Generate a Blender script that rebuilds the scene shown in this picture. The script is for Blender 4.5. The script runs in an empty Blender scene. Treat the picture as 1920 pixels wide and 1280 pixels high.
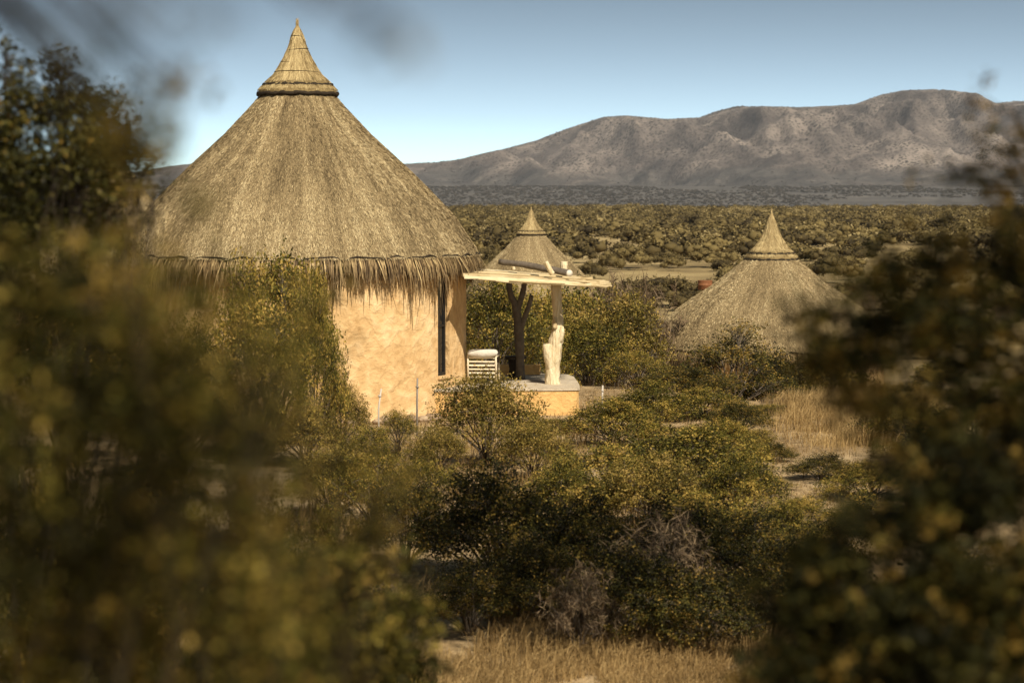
import bpy, math, random
import numpy as np
from mathutils import Vector, Matrix

R = math.radians
scene = bpy.context.scene
col = scene.collection

# ------------------------------------------------------------------ camera, sky, sun, exposure
FPX = 4533.0                      # focal length in pixels of the 1920 wide photograph (85 mm on 36 mm)
EYE = Vector((0.0, 0.0, 4.7))
PITCH = math.atan((640 - 360) / FPX)
cam_d = bpy.data.cameras.new('camera')
cam = bpy.data.objects.new('camera', cam_d)
col.objects.link(cam)
cam.location = EYE
cam.rotation_euler = (math.pi / 2 - PITCH, 0, 0)
cam_d.sensor_width = 36
cam_d.lens = 85
cam_d.clip_start = 0.1
cam_d.clip_end = 40000
cam_d.dof.use_dof = True
cam_d.dof.focus_distance = 58
cam_d.dof.aperture_fstop = 2.8
scene.camera = cam

SUN_AZ, SUN_EL = R(156), R(44)    # clockwise from +Y (the view direction): behind the camera, a little to the right
to_sun = Vector((math.sin(SUN_AZ) * math.cos(SUN_EL), math.cos(SUN_AZ) * math.cos(SUN_EL), math.sin(SUN_EL)))
sun_d = bpy.data.lights.new('sun', 'SUN')
sun_d.energy = 5.0
sun_d.angle = R(0.5)
sun_d.color = (1.0, 0.90, 0.74)
sun = bpy.data.objects.new('sun', sun_d)
sun.rotation_euler = to_sun.to_track_quat('Z', 'Y').to_euler()
sun.location = (0, -20, 60)
col.objects.link(sun)

world = bpy.data.worlds.new('World')
scene.world = world
world.use_nodes = True
wn, wl = world.node_tree.nodes, world.node_tree.links
wn.clear()
tc = wn.new('ShaderNodeTexCoord')
mp = wn.new('ShaderNodeMapping')
mp.inputs['Scale'].default_value = (1, 1, 5.0)
sky = wn.new('ShaderNodeTexSky')
sky.sky_type = 'NISHITA'
sky.sun_disc = False
sky.sun_elevation = SUN_EL
sky.sun_rotation = SUN_AZ
sky.altitude = 1400
sky.air_density = 0.7
sky.dust_density = 4.0
sky.ozone_density = 1.0
tint = wn.new('ShaderNodeMix')
tint.data_type = 'RGBA'
tint.blend_type = 'MULTIPLY'
tint.inputs[0].default_value = 1.0
tint.inputs[7].default_value = (1.0, 1.16, 0.92, 1)
bg = wn.new('ShaderNodeBackground')
bg.inputs['Strength'].default_value = 0.13
wo = wn.new('ShaderNodeOutputWorld')
wl.new(tc.outputs['Generated'], mp.inputs['Vector'])
wl.new(mp.outputs['Vector'], sky.inputs['Vector'])
wl.new(sky.outputs['Color'], tint.inputs[6])
hsv = wn.new('ShaderNodeHueSaturation')
hsv.inputs['Saturation'].default_value = 0.72
hsv.inputs['Value'].default_value = 1.04
wl.new(tint.outputs[2], hsv.inputs['Color'])
sepw = wn.new('ShaderNodeSeparateXYZ'); wl.new(tc.outputs['Generated'], sepw.inputs[0])
glow = wn.new('ShaderNodeMapRange')               # sky light shaped: brightened near the horizon, dimmed overhead to cut fill
glow.inputs['From Min'].default_value = -0.005; glow.inputs['From Max'].default_value = 0.17
glow.inputs['To Min'].default_value = 1.42; glow.inputs['To Max'].default_value = 0.46
wl.new(sepw.outputs['Z'], glow.inputs['Value'])
dim = wn.new('ShaderNodeVectorMath'); dim.operation = 'SCALE'
wl.new(hsv.outputs[0], dim.inputs[0]); wl.new(glow.outputs[0], dim.inputs['Scale'])
wl.new(dim.outputs[0], bg.inputs['Color'])
wl.new(bg.outputs[0], wo.inputs['Surface'])

scene.view_settings.view_transform = 'Standard'
scene.view_settings.look = 'None'
scene.view_settings.exposure = 0.48
scene.view_settings.gamma = 1.0
scene.cycles.use_denoising = True
scene.cycles.max_bounces = 6
scene.cycles.diffuse_bounces = 3
scene.cycles.transmission_bounces = 4
scene.cycles.volume_bounces = 0
scene.cycles.use_adaptive_sampling = True

# ------------------------------------------------------------------ helpers
rng = np.random.default_rng(7)


def at(px, py, Y):
    """world point seen at photo pixel (px, py) at distance Y along the ground"""
    v = Vector(((px - 960) / FPX, (640 - py) / FPX, -1.0))
    d = Matrix.Rotation(math.pi / 2 - PITCH, 3, 'X') @ v
    return EYE + d * (Y / d.y)


def ppm(Y):
    return FPX / Y


def _hash(ix, iy, seed):
    h = (ix.astype(np.int64) * 374761393 + iy.astype(np.int64) * 668265263 + seed * 974711) & 0x7fffffff
    h = ((h ^ (h >> 13)) * 1274126177) & 0x7fffffff
    h = (h ^ (h >> 16)) & 0xffff
    return h / 65535.0


def vnoise(x, y, seed=0):
    x = np.asarray(x, float); y = np.asarray(y, float)
    ix, iy = np.floor(x), np.floor(y)
    fx, fy = x - ix, y - iy
    fx = fx * fx * fx * (fx * (fx * 6 - 15) + 10); fy = fy * fy * fy * (fy * (fy * 6 - 15) + 10)
    a, b = _hash(ix, iy, seed), _hash(ix + 1, iy, seed)
    c, d = _hash(ix, iy + 1, seed), _hash(ix + 1, iy + 1, seed)
    return (a * (1 - fx) + b * fx) * (1 - fy) + (c * (1 - fx) + d * fx) * fy


def fbm(x, y, oct=4, seed=0, gain=0.5):
    s, a, t = 0, 1.0, 0
    for k in range(oct):
        s = s + a * vnoise(np.asarray(x) * 2 ** k + 17.3 * k, np.asarray(y) * 2 ** k - 9.1 * k, seed + k)
        t += a; a *= gain
    return s / t


def ridged(x, y, oct=4, seed=0):
    s, a, t = 0, 1.0, 0
    for k in range(oct):
        n = 1 - np.abs(2 * vnoise(np.asarray(x) * 2 ** k + 3.7 * k, np.asarray(y) * 2 ** k + 5.9 * k, seed + k) - 1)
        s = s + a * n; t += a; a *= 0.5
    return s / t


def sstep(a, b, x):
    t = np.clip((np.asarray(x, float) - a) / (b - a), 0, 1)
    return t * t * (3 - 2 * t)


class MB:
    """collects vertices, quads and triangles with a tone per face; build() links ONE mesh object"""
    def __init__(s):
        s.v, s.q, s.t, s.qt, s.tt, s.n = [], [], [], [], [], 0
        s.smooth_q = []

    def add(s, v, q=None, t=None, tone=0.5, smooth=True):
        v = np.asarray(v, float).reshape(-1, 3)
        if q is not None and len(q):
            q = np.asarray(q, int).reshape(-1, 4)
            s.q.append(q + s.n)
            s.qt.append(np.broadcast_to(np.asarray(tone, float), (len(q),)))
            s.smooth_q.append(np.full(len(q), smooth))
        if t is not None and len(t):
            t = np.asarray(t, int).reshape(-1, 3)
            s.t.append(t + s.n)
            s.tt.append(np.broadcast_to(np.asarray(tone if np.ndim(tone) == 0 else 0.5, float), (len(t),)))
        s.v.append(v)
        s.n += len(v)

    def mesh(s, name, mat):
        me = bpy.data.meshes.new(name)
        v = np.concatenate(s.v) if s.v else np.zeros((0, 3))
        q = np.concatenate(s.q) if s.q else np.zeros((0, 4), int)
        t = np.concatenate(s.t) if s.t else np.zeros((0, 3), int)
        me.vertices.add(len(v))
        me.vertices.foreach_set('co', v.astype(np.float32).ravel())
        nl = q.size + t.size
        me.loops.add(nl)
        me.loops.foreach_set('vertex_index', np.concatenate([q.ravel(), t.ravel()]).astype(np.int32))
        me.polygons.add(len(q) + len(t))
        st = np.concatenate([np.arange(len(q)) * 4, q.size + np.arange(len(t)) * 3]).astype(np.int32)
        me.polygons.foreach_set('loop_start', st)
        sm = np.concatenate((s.smooth_q if s.q else []) + [np.full(len(t), True)]) if len(q) + len(t) else np.zeros(0, bool)
        me.polygons.foreach_set('use_smooth', sm.astype(bool))
        a = me.attributes.new('tone', 'FLOAT', 'FACE')
        tn = np.concatenate((s.qt if s.q else []) + (s.tt if s.t else [])) if len(q) + len(t) else np.zeros(0)
        a.data.foreach_set('value', tn.astype(np.float32))
        me.update(calc_edges=True)
        me.validate()
        if mat:
            me.materials.append(mat)
        return me

    def build(s, name, mat, parent=None, loc=None):
        o = bpy.data.objects.new(name, s.mesh(name, mat))
        col.objects.link(o)
        if loc is not None:
            o.location = loc
        if parent:
            o.parent = parent
        return o

    # ---- primitives
    def tube(s, pts, radii, sides=7, tone=0.5, cap=True, wob=0.0, seed=0):
        pts = [Vector(p) for p in pts]
        n = len(pts)
        rr = np.random.default_rng(seed)
        vs, prev = [], None
        for i, p in enumerate(pts):
            d = (pts[min(i + 1, n - 1)] - pts[max(i - 1, 0)])
            d = d.normalized() if d.length > 1e-9 else Vector((0, 0, 1))
            if prev is None:
                u = d.orthogonal().normalized()
            else:
                u = prev - d * prev.dot(d)
                u = u.normalized() if u.length > 1e-6 else d.orthogonal().normalized()
            prev = u
            w = d.cross(u)
            for k in range(sides):
                a = 2 * math.pi * k / sides
                r = radii[i] * (1 + wob * (rr.random() * 2 - 1))
                vs.append(p + (u * math.cos(a) + w * math.sin(a)) * r)
        q = [[i * sides + k, i * sides + (k + 1) % sides, (i + 1) * sides + (k + 1) % sides, (i + 1) * sides + k]
             for i in range(n - 1) for k in range(sides)]
        t = []
        if cap:
            vs.append(pts[0]); vs.append(pts[-1])
            b, e = n * sides, n * sides + 1
            t = [[b, (k + 1) % sides, k] for k in range(sides)] + \
                [[e, (n - 1) * sides + k, (n - 1) * sides + (k + 1) % sides] for k in range(sides)]
        s.add([tuple(v) for v in vs], q, t, tone)

    def box(s, lo, hi, tone=0.5, jit=0.0, M=None, seed=0):
        rr = np.random.default_rng(seed)
        v = np.array([[x, y, z] for z in (lo[2], hi[2]) for y in (lo[1], hi[1]) for x in (lo[0], hi[0])], float)
        v += (rr.random((8, 3)) * 2 - 1) * jit
        if M is not None:
            v = np.array([tuple(M @ Vector(p)) for p in v])
        q = [[0, 2, 3, 1], [4, 5, 7, 6], [0, 1, 5, 4], [1, 3, 7, 5], [3, 2, 6, 7], [2, 0, 4, 6]]
        s.add(v, q, None, tone, smooth=False)

    def lathe(s, prof, seg=96, tone=0.5, jit=0.0, seed=0, a0=0.0, a1=2 * math.pi):
        prof = np.asarray(prof, float)
        full = abs(a1 - a0 - 2 * math.pi) < 1e-6
        na = seg if full else seg + 1
        an = a0 + (a1 - a0) * np.arange(na) / seg
        rr = np.random.default_rng(seed)
        n = len(prof)
        r = prof[:, 0][:, None] + jit * (rr.random((n, na)) - .5) * (prof[:, 0] > 0.05)[:, None]
        z = np.repeat(prof[:, 1][:, None], na, 1) + jit * (rr.random((n, na)) - .5)
        v = np.stack([r * np.sin(an), -r * np.cos(an), z], -1).reshape(-1, 3)
        i, k = np.meshgrid(np.arange(n - 1), np.arange(seg), indexing='ij')
        k2 = (k + 1) % na
        q = np.stack([i * na + k, i * na + k2, (i + 1) * na + k2, (i + 1) * na + k], -1).reshape(-1, 4)
        s.add(v, q, None, tone)


def tag(o, label=None, cat=None, group=None, kind=None):
    if label: o['label'] = label
    if cat: o['category'] = cat
    if group: o['group'] = group
    if kind: o['kind'] = kind
    return o


def empty(name, loc, label, cat, group=None, rz=0.0):
    o = bpy.data.objects.new(name, None)
    o.empty_display_size = 0.2
    col.objects.link(o)
    o.location = loc
    o.rotation_euler = (0, 0, rz)
    return tag(o, label, cat, group)


def copy_tree(o, parent=None):
    c = o.copy()
    col.objects.link(c)
    if parent is not None:
        c.parent = parent
    for ch in list(o.children):
        copy_tree(ch, c)
    return c


# ------------------------------------------------------------------ materials
def new_mat(name):
    m = bpy.data.materials.new(name)
    m.use_nodes = True
    n, l = m.node_tree.nodes, m.node_tree.links
    b = n['Principled BSDF']
    b.inputs['Specular IOR Level'].default_value = 0.2
    return m, n, l, b


def ramp(n, stops):
    r = n.new('ShaderNodeValToRGB')
    e = r.color_ramp.elements
    while len(e) < len(stops):
        e.new(0.5)
    for k, (p, c) in enumerate(stops):
        e[k].position = p
        e[k].color = (*c, 1)
    return r


def tone_mat(name, stops, rough=0.7, rnd=0.0, trans=0.0, noise=0.0, nscale=20.0, bump=0.0, bscale=60.0, spec=0.15, stretch=(1, 1, 1)):
    """colour from the per-face tone, a per-object shift and fine noise"""
    m, n, l, b = new_mat(name)
    b.inputs['Roughness'].default_value = rough
    b.inputs['Specular IOR Level'].default_value = spec
    at_ = n.new('ShaderNodeAttribute'); at_.attribute_name = 'tone'
    val = at_.outputs['Fac']
    tcn = n.new('ShaderNodeTexCoord')
    mpn = n.new('ShaderNodeMapping'); mpn.inputs['Scale'].default_value = stretch
    l.new(tcn.outputs['Object'], mpn.inputs['Vector'])
    if rnd:
        oi = n.new('ShaderNodeObjectInfo')
        ma = n.new('ShaderNodeMath'); ma.operation = 'MULTIPLY_ADD'
        l.new(oi.outputs['Random'], ma.inputs[0]); ma.inputs[1].default_value = rnd; ma.inputs[2].default_value = -rnd / 2
        ad = n.new('ShaderNodeMath'); ad.operation = 'ADD'
        l.new(val, ad.inputs[0]); l.new(ma.outputs[0], ad.inputs[1]); val = ad.outputs[0]
    if noise:
        nz = n.new('ShaderNodeTexNoise'); nz.inputs['Scale'].default_value = nscale; nz.inputs['Detail'].default_value = 5
        l.new(mpn.outputs[0], nz.inputs['Vector'])
        ma = n.new('ShaderNodeMath'); ma.operation = 'MULTIPLY_ADD'
        l.new(nz.outputs['Fac'], ma.inputs[0]); ma.inputs[1].default_value = noise * 2; ma.inputs[2].default_value = -noise
        ad = n.new('ShaderNodeMath'); ad.operation = 'ADD'
        l.new(val, ad.inputs[0]); l.new(ma.outputs[0], ad.inputs[1]); val = ad.outputs[0]
    rp = ramp(n, stops)
    l.new(val, rp.inputs[0])
    l.new(rp.outputs[0], b.inputs['Base Color'])
    if bump:
        nz = n.new('ShaderNodeTexNoise'); nz.inputs['Scale'].default_value = bscale; nz.inputs['Detail'].default_value = 4
        l.new(mpn.outputs[0], nz.inputs['Vector'])
        bp = n.new('ShaderNodeBump'); bp.inputs['Strength'].default_value = 1.0; bp.inputs['Distance'].default_value = bump
        l.new(nz.outputs['Fac'], bp.inputs['Height']); l.new(bp.outputs[0], b.inputs['Normal'])
    if trans:
        tr = n.new('ShaderNodeBsdfTranslucent'); l.new(rp.outputs[0], tr.inputs['Color'])
        mx = n.new('ShaderNodeMixShader'); mx.inputs[0].default_value = trans
        l.new(b.outputs[0], mx.inputs[1]); l.new(tr.outputs[0], mx.inputs[2])
        l.new(mx.outputs[0], n['Material Output'].inputs['Surface'])
    return m


M = {}
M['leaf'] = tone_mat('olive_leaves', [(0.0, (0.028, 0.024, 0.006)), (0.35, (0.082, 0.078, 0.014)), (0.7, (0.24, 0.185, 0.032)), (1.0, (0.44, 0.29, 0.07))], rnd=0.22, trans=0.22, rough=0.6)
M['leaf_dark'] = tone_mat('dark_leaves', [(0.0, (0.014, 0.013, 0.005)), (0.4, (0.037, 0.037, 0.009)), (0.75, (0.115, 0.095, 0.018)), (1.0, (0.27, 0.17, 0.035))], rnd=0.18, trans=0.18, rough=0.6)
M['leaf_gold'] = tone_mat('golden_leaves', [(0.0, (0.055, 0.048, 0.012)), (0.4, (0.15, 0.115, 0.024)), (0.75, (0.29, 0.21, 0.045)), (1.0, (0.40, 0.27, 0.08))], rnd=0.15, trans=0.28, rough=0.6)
M['twig'] = tone_mat('grey_twigs', [(0.0, (0.045, 0.035, 0.026)), (0.5, (0.12, 0.095, 0.07)), (1.0, (0.27, 0.22, 0.165))], rnd=0.2, noise=0.2, nscale=30)
M['dark_twig'] = tone_mat('dark_twigs', [(0.0, (0.02, 0.015, 0.01)), (0.5, (0.05, 0.038, 0.026)), (1.0, (0.12, 0.09, 0.06))])
M['leaf_grey'] = tone_mat('dry_grey_twiglets', [(0.0, (0.05, 0.034, 0.02)), (0.5, (0.14, 0.095, 0.055)), (1.0, (0.29, 0.21, 0.12))], rnd=0.2)
M['plain_leaf'] = tone_mat('plain_scrub_leaves', [(0.0, (0.030, 0.022, 0.010)), (0.35, (0.082, 0.060, 0.022)), (0.7, (0.165, 0.122, 0.044)), (1.0, (0.29, 0.225, 0.105))], rnd=0.5, rough=0.8)
M['hill_leaf'] = tone_mat('grey_hill_scrub', [(0.0, (0.024, 0.021, 0.017)), (0.4, (0.055, 0.047, 0.038)), (0.8, (0.10, 0.085, 0.066)), (1.0, (0.16, 0.135, 0.10))], rnd=0.4, rough=0.9)
M['thatch'] = tone_mat('weathered_thatch', [(0.0, (0.075, 0.052, 0.026)), (0.35, (0.23, 0.168, 0.086)), (0.65, (0.40, 0.30, 0.155)), (1.0, (0.62, 0.50, 0.29))], noise=0.16, nscale=38, bump=0.03, bscale=48, rough=0.75)
M['thatch_gold'] = tone_mat('golden_thatch_cap', [(0.0, (0.09, 0.060, 0.026)), (0.4, (0.27, 0.195, 0.088)), (1.0, (0.54, 0.42, 0.215))], noise=0.15, nscale=40, bump=0.012, bscale=60)
M['reed'] = tone_mat('fringe_reeds', [(0.0, (0.035, 0.022, 0.012)), (0.4, (0.13, 0.085, 0.042)), (0.7, (0.29, 0.20, 0.095)), (1.0, (0.5, 0.37, 0.18))], rough=0.7)
M['binding'] = tone_mat('black_thatch_bands', [(0.0, (0.012, 0.009, 0.006)), (1.0, (0.05, 0.036, 0.022))], noise=0.4, nscale=30, bump=0.02)
M['grass'] = tone_mat('dry_grass', [(0.0, (0.08, 0.048, 0.018)), (0.5, (0.23, 0.145, 0.055)), (1.0, (0.46, 0.32, 0.14))], trans=0.2, rough=0.6)
M['bleached'] = tone_mat('bleached_wood', [(0.0, (0.24, 0.16, 0.08)), (0.35, (0.50, 0.38, 0.21)), (0.7, (0.66, 0.55, 0.36)), (1.0, (0.75, 0.66, 0.48))], noise=0.6, nscale=8, bump=0.05, bscale=11, stretch=(2.2, 2.2, 0.3))
M['board'] = tone_mat('bleached_boards', [(0.0, (0.24, 0.16, 0.07)), (0.4, (0.48, 0.37, 0.20)), (1.0, (0.70, 0.59, 0.38))], noise=0.35, nscale=12, bump=0.01, bscale=20, stretch=(0.2, 1, 1))
M['grey_wood'] = tone_mat('grey_dead_wood', [(0.0, (0.05, 0.04, 0.032)), (0.5, (0.15, 0.12, 0.09)), (1.0, (0.30, 0.25, 0.19))], noise=0.35, nscale=12, bump=0.01, bscale=25)
M['chair_wood'] = tone_mat('pale_chair_wood', [(0.0, (0.5, 0.41, 0.27)), (1.0, (0.78, 0.69, 0.52))], noise=0.2, nscale=10)
M['canvas'] = tone_mat('grey_canvas', [(0.0, (0.42, 0.38, 0.32)), (1.0, (0.64, 0.60, 0.52))], noise=0.3, nscale=8, bump=0.008, bscale=30)
M['dark_wood'] = tone_mat('dark_wood', [(0.0, (0.02, 0.015, 0.011)), (1.0, (0.07, 0.052, 0.036))], noise=0.3, nscale=12)
M['rust'] = tone_mat('rusty_steel', [(0.0, (0.07, 0.028, 0.014)), (0.6, (0.19, 0.078, 0.034)), (1.0, (0.30, 0.14, 0.065))], noise=0.35, nscale=9)
M['metal'] = tone_mat('galvanised_post', [(0.0, (0.10, 0.085, 0.07)), (1.0, (0.32, 0.28, 0.24))], noise=0.3, nscale=15, rough=0.5)
M['pale_metal'] = tone_mat('pale_post', [(0.0, (0.34, 0.30, 0.25)), (1.0, (0.62, 0.56, 0.47))], noise=0.3, nscale=15, rough=0.5)
M['frame'] = tone_mat('black_window_frame', [(0.0, (0.010, 0.009, 0.008)), (1.0, (0.03, 0.026, 0.022))], noise=0.2, rough=0.4)
M['rock'] = tone_mat('brown_stone', [(0.0, (0.13, 0.085, 0.05)), (0.5, (0.30, 0.21, 0.13)), (1.0, (0.47, 0.36, 0.24))], noise=0.35, nscale=8, bump=0.02, bscale=18)


def plaster(name, lo, mid, hi):
    m, n, l, b = new_mat(name)
    b.inputs['Roughness'].default_value = 0.85
    tcn = n.new('ShaderNodeTexCoord')
    n1 = n.new('ShaderNodeTexNoise'); n1.inputs['Scale'].default_value = 1.3; n1.inputs['Detail'].default_value = 7; n1.inputs['Roughness'].default_value = 0.62
    n2 = n.new('ShaderNodeTexNoise'); n2.inputs['Scale'].default_value = 5.0; n2.inputs['Detail'].default_value = 6; n2.inputs['Distortion'].default_value = 0.35
    n3 = n.new('ShaderNodeTexNoise'); n3.inputs['Scale'].default_value = 45; n3.inputs['Detail'].default_value = 3
    for k in (n1, n2, n3):
        l.new(tcn.outputs['Object'], k.inputs['Vector'])
    a = n.new('ShaderNodeMath'); a.operation = 'MULTIPLY_ADD'; a.inputs[1].default_value = 0.45
    l.new(n2.outputs['Fac'], a.inputs[0])
    s2 = n.new('ShaderNodeMath'); s2.operation = 'MULTIPLY'; s2.inputs[1].default_value = 0.55
    l.new(n1.outputs['Fac'], s2.inputs[0]); l.new(s2.outputs[0], a.inputs[2])
    rp = ramp(n, [(0.34, lo), (0.5, mid), (0.64, hi)])
    l.new(a.outputs[0], rp.inputs[0]); l.new(rp.outputs[0], b.inputs['Base Color'])
    mx = n.new('ShaderNodeMath'); mx.operation = 'MULTIPLY_ADD'; mx.inputs[1].default_value = 0.12
    l.new(n3.outputs['Fac'], mx.inputs[0]); l.new(n2.outputs['Fac'], mx.inputs[2])
    bp = n.new('ShaderNodeBump'); bp.inputs['Strength'].default_value = 1.0; bp.inputs['Distance'].default_value = 0.07
    l.new(mx.outputs[0], bp.inputs['Height']); l.new(bp.outputs[0], b.inputs['Normal'])
    return m


M['plaster'] = plaster('ochre_plaster', (0.44, 0.27, 0.115), (0.58, 0.385, 0.185), (0.68, 0.485, 0.265))
M['plaster_terrace'] = plaster('terrace_plaster', (0.50, 0.29, 0.10), (0.60, 0.37, 0.14), (0.68, 0.44, 0.18))
M['screed'] = plaster('grey_screed', (0.38, 0.31, 0.22), (0.46, 0.385, 0.28), (0.52, 0.44, 0.33))

m, n, l, b = new_mat('dark_glass')
b.inputs['Base Color'].default_value = (0.012, 0.012, 0.012, 1); b.inputs['Roughness'].default_value = 0.06
b.inputs['Specular IOR Level'].default_value = 0.5
nz = n.new('ShaderNodeTexNoise'); nz.inputs['Scale'].default_value = 2
bp = n.new('ShaderNodeBump'); bp.inputs['Distance'].default_value = 0.003
l.new(nz.outputs['Fac'], bp.inputs['Height']); l.new(bp.outputs[0], b.inputs['Normal'])
M['glass'] = m


def ground_mat():
    m, n, l, b = new_mat('sandy_ground')
    b.inputs['Roughness'].default_value = 0.9
    g = n.new('ShaderNodeNewGeometry')
    def nz(sc, det=6, ro=0.6, dist=0.0):
        t = n.new('ShaderNodeTexNoise'); t.inputs['Scale'].default_value = sc; t.inputs['Detail'].default_value = det
        t.inputs['Roughness'].default_value = ro; t.inputs['Distortion'].default_value = dist
        l.new(g.outputs['Position'], t.inputs['Vector']); return t
    big, mid, fine, peb = nz(0.012, 5), nz(0.35, 7, 0.65, 0.4), nz(5, 6, 0.7), nz(22, 4)
    r1 = ramp(n, [(0.33, (0.27, 0.18, 0.088)), (0.5, (0.46, 0.325, 0.17)), (0.66, (0.60, 0.45, 0.265))])
    l.new(mid.outputs['Fac'], r1.inputs[0])
    r2 = ramp(n, [(0.3, (0.45, 0.42, 0.38)), (0.52, (1, 1, 1)), (0.75, (1.15, 1.12, 1.05))])
    l.new(fine.outputs['Fac'], r2.inputs[0])
    mu = n.new('ShaderNodeMix'); mu.data_type = 'RGBA'; mu.blend_type = 'MULTIPLY'; mu.inputs[0].default_value = 1
    l.new(r1.outputs[0], mu.inputs[6]); l.new(r2.outputs[0], mu.inputs[7])
    # dry scrub cover on the plain, grey closed bush on the far flat
    sep = n.new('ShaderNodeSeparateXYZ'); l.new(g.outputs['Position'], sep.inputs[0])
    far = n.new('ShaderNodeMapRange'); far.inputs['From Min'].default_value = 1120; far.inputs['From Max'].default_value = 1500
    l.new(sep.outputs['Y'], far.inputs['Value'])
    pl = n.new('ShaderNodeMapRange'); pl.inputs['From Min'].default_value = 70; pl.inputs['From Max'].default_value = 130
    l.new(sep.outputs['Y'], pl.inputs['Value'])
    rb = ramp(n, [(0.36, (0.14, 0.10, 0.045)), (0.50, (0.30, 0.22, 0.10)), (0.64, (0.48, 0.37, 0.18))])
    pn = nz(0.06, 8, 0.72); l.new(pn.outputs['Fac'], rb.inputs[0])
    m1 = n.new('ShaderNodeMix'); m1.data_type = 'RGBA'
    l.new(pl.outputs[0], m1.inputs[0]); l.new(mu.outputs[2], m1.inputs[6]); l.new(rb.outputs[0], m1.inputs[7])
    fb = nz(0.011, 9, 0.8)
    rf = ramp(n, [(0.36, (0.045, 0.042, 0.038)), (0.56, (0.10, 0.09, 0.078)), (0.70, (0.20, 0.17, 0.14))])
    l.new(fb.outputs['Fac'], rf.inputs[0])
    m2 = n.new('ShaderNodeMix'); m2.data_type = 'RGBA'
    l.new(far.outputs[0], m2.inputs[0]); l.new(m1.outputs[2], m2.inputs[6]); l.new(rf.outputs[0], m2.inputs[7])
    l.new(m2.outputs[2], b.inputs['Base Color'])
    ad = n.new('ShaderNodeMath'); ad.operation = 'MULTIPLY_ADD'; ad.inputs[1].default_value = 0.35
    l.new(peb.outputs['Fac'], ad.inputs[0]); l.new(fine.outputs['Fac'], ad.inputs[2])
    bp = n.new('ShaderNodeBump'); bp.inputs['Strength'].default_value = 1; bp.inputs['Distance'].default_value = 0.12
    l.new(ad.outputs[0], bp.inputs['Height']); l.new(bp.outputs[0], b.inputs['Normal'])
    return m


def hill_mat():
    m, n, l, b = new_mat('rocky_scrub_hills')
    b.inputs['Roughness'].default_value = 0.95
    g = n.new('ShaderNodeNewGeometry')
    def nz(sc, det=6, ro=0.6):
        t = n.new('ShaderNodeTexNoise'); t.inputs['Scale'].default_value = sc; t.inputs['Detail'].default_value = det
        t.inputs['Roughness'].default_value = ro
        l.new(g.outputs['Position'], t.inputs['Vector']); return t
    big = nz(0.0045, 7, 0.62)
    r1 = ramp(n, [(0.36, (0.085, 0.070, 0.062)), (0.5, (0.155, 0.128, 0.11)), (0.64, (0.29, 0.24, 0.20))])
    l.new(big.outputs['Fac'], r1.inputs[0])
    # single shrubs as dark dots of two sizes
    prev = r1.outputs[0]
    for sc, thr, soft, c in ((0.12, 0.34, 0.12, (0.060, 0.052, 0.043)),):
        v = n.new('ShaderNodeTexVoronoi'); v.inputs['Scale'].default_value = sc
        l.new(g.outputs['Position'], v.inputs['Vector'])
        mr = n.new('ShaderNodeMapRange'); mr.inputs['From Min'].default_value = thr + soft; mr.inputs['From Max'].default_value = thr
        l.new(v.outputs['Distance'], mr.inputs['Value'])
        mk = n.new('ShaderNodeMath'); mk.operation = 'MULTIPLY'
        dn = nz(0.006, 4)
        dr = n.new('ShaderNodeMapRange'); dr.inputs['From Min'].default_value = 0.22; dr.inputs['From Max'].default_value = 0.5
        l.new(dn.outputs['Fac'], dr.inputs['Value'])
        l.new(mr.outputs[0], mk.inputs[0]); l.new(dr.outputs[0], mk.inputs[1])
        mx = n.new('ShaderNodeMix'); mx.data_type = 'RGBA'
        l.new(mk.outputs[0], mx.inputs[0]); l.new(prev, mx.inputs[6]); mx.inputs[7].default_value = (*c, 1)
        prev = mx.outputs[2]
    # closed scrub on the foot slopes, thinning out uphill, with bare stony patches
    sep = n.new('ShaderNodeSeparateXYZ'); l.new(g.outputs['Position'], sep.inputs[0])
    pn = nz(0.0032, 7, 0.66)
    hh = n.new('ShaderNodeMath'); hh.operation = 'MULTIPLY_ADD'; hh.inputs[1].default_value = 170; hh.inputs[2].default_value = -85
    l.new(pn.outputs['Fac'], hh.inputs[0])
    zz = n.new('ShaderNodeMath'); zz.operation = 'ADD'; l.new(sep.outputs['Z'], zz.inputs[0]); l.new(hh.outputs[0], zz.inputs[1])
    mr = n.new('ShaderNodeMapRange'); mr.inputs['From Min'].default_value = 62; mr.inputs['From Max'].default_value = 30
    l.new(zz.outputs[0], mr.inputs['Value'])
    fn = nz(0.012, 8, 0.78)
    rf = ramp(n, [(0.36, (0.048, 0.044, 0.040)), (0.56, (0.10, 0.09, 0.08)), (0.72, (0.21, 0.18, 0.15))])
    l.new(fn.outputs['Fac'], rf.inputs[0])
    mx = n.new('ShaderNodeMix'); mx.data_type = 'RGBA'
    l.new(mr.outputs[0], mx.inputs[0]); l.new(prev, mx.inputs[6]); l.new(rf.outputs[0], mx.inputs[7])
    l.new(mx.outputs[2], b.inputs['Base Color'])
    bn = nz(0.03, 8, 0.7)
    bp = n.new('ShaderNodeBump'); bp.inputs['Strength'].default_value = 1; bp.inputs['Distance'].default_value = 14
    l.new(bn.outputs['Fac'], bp.inputs['Height']); l.new(bp.outputs[0], b.inputs['Normal'])
    return m


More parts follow.
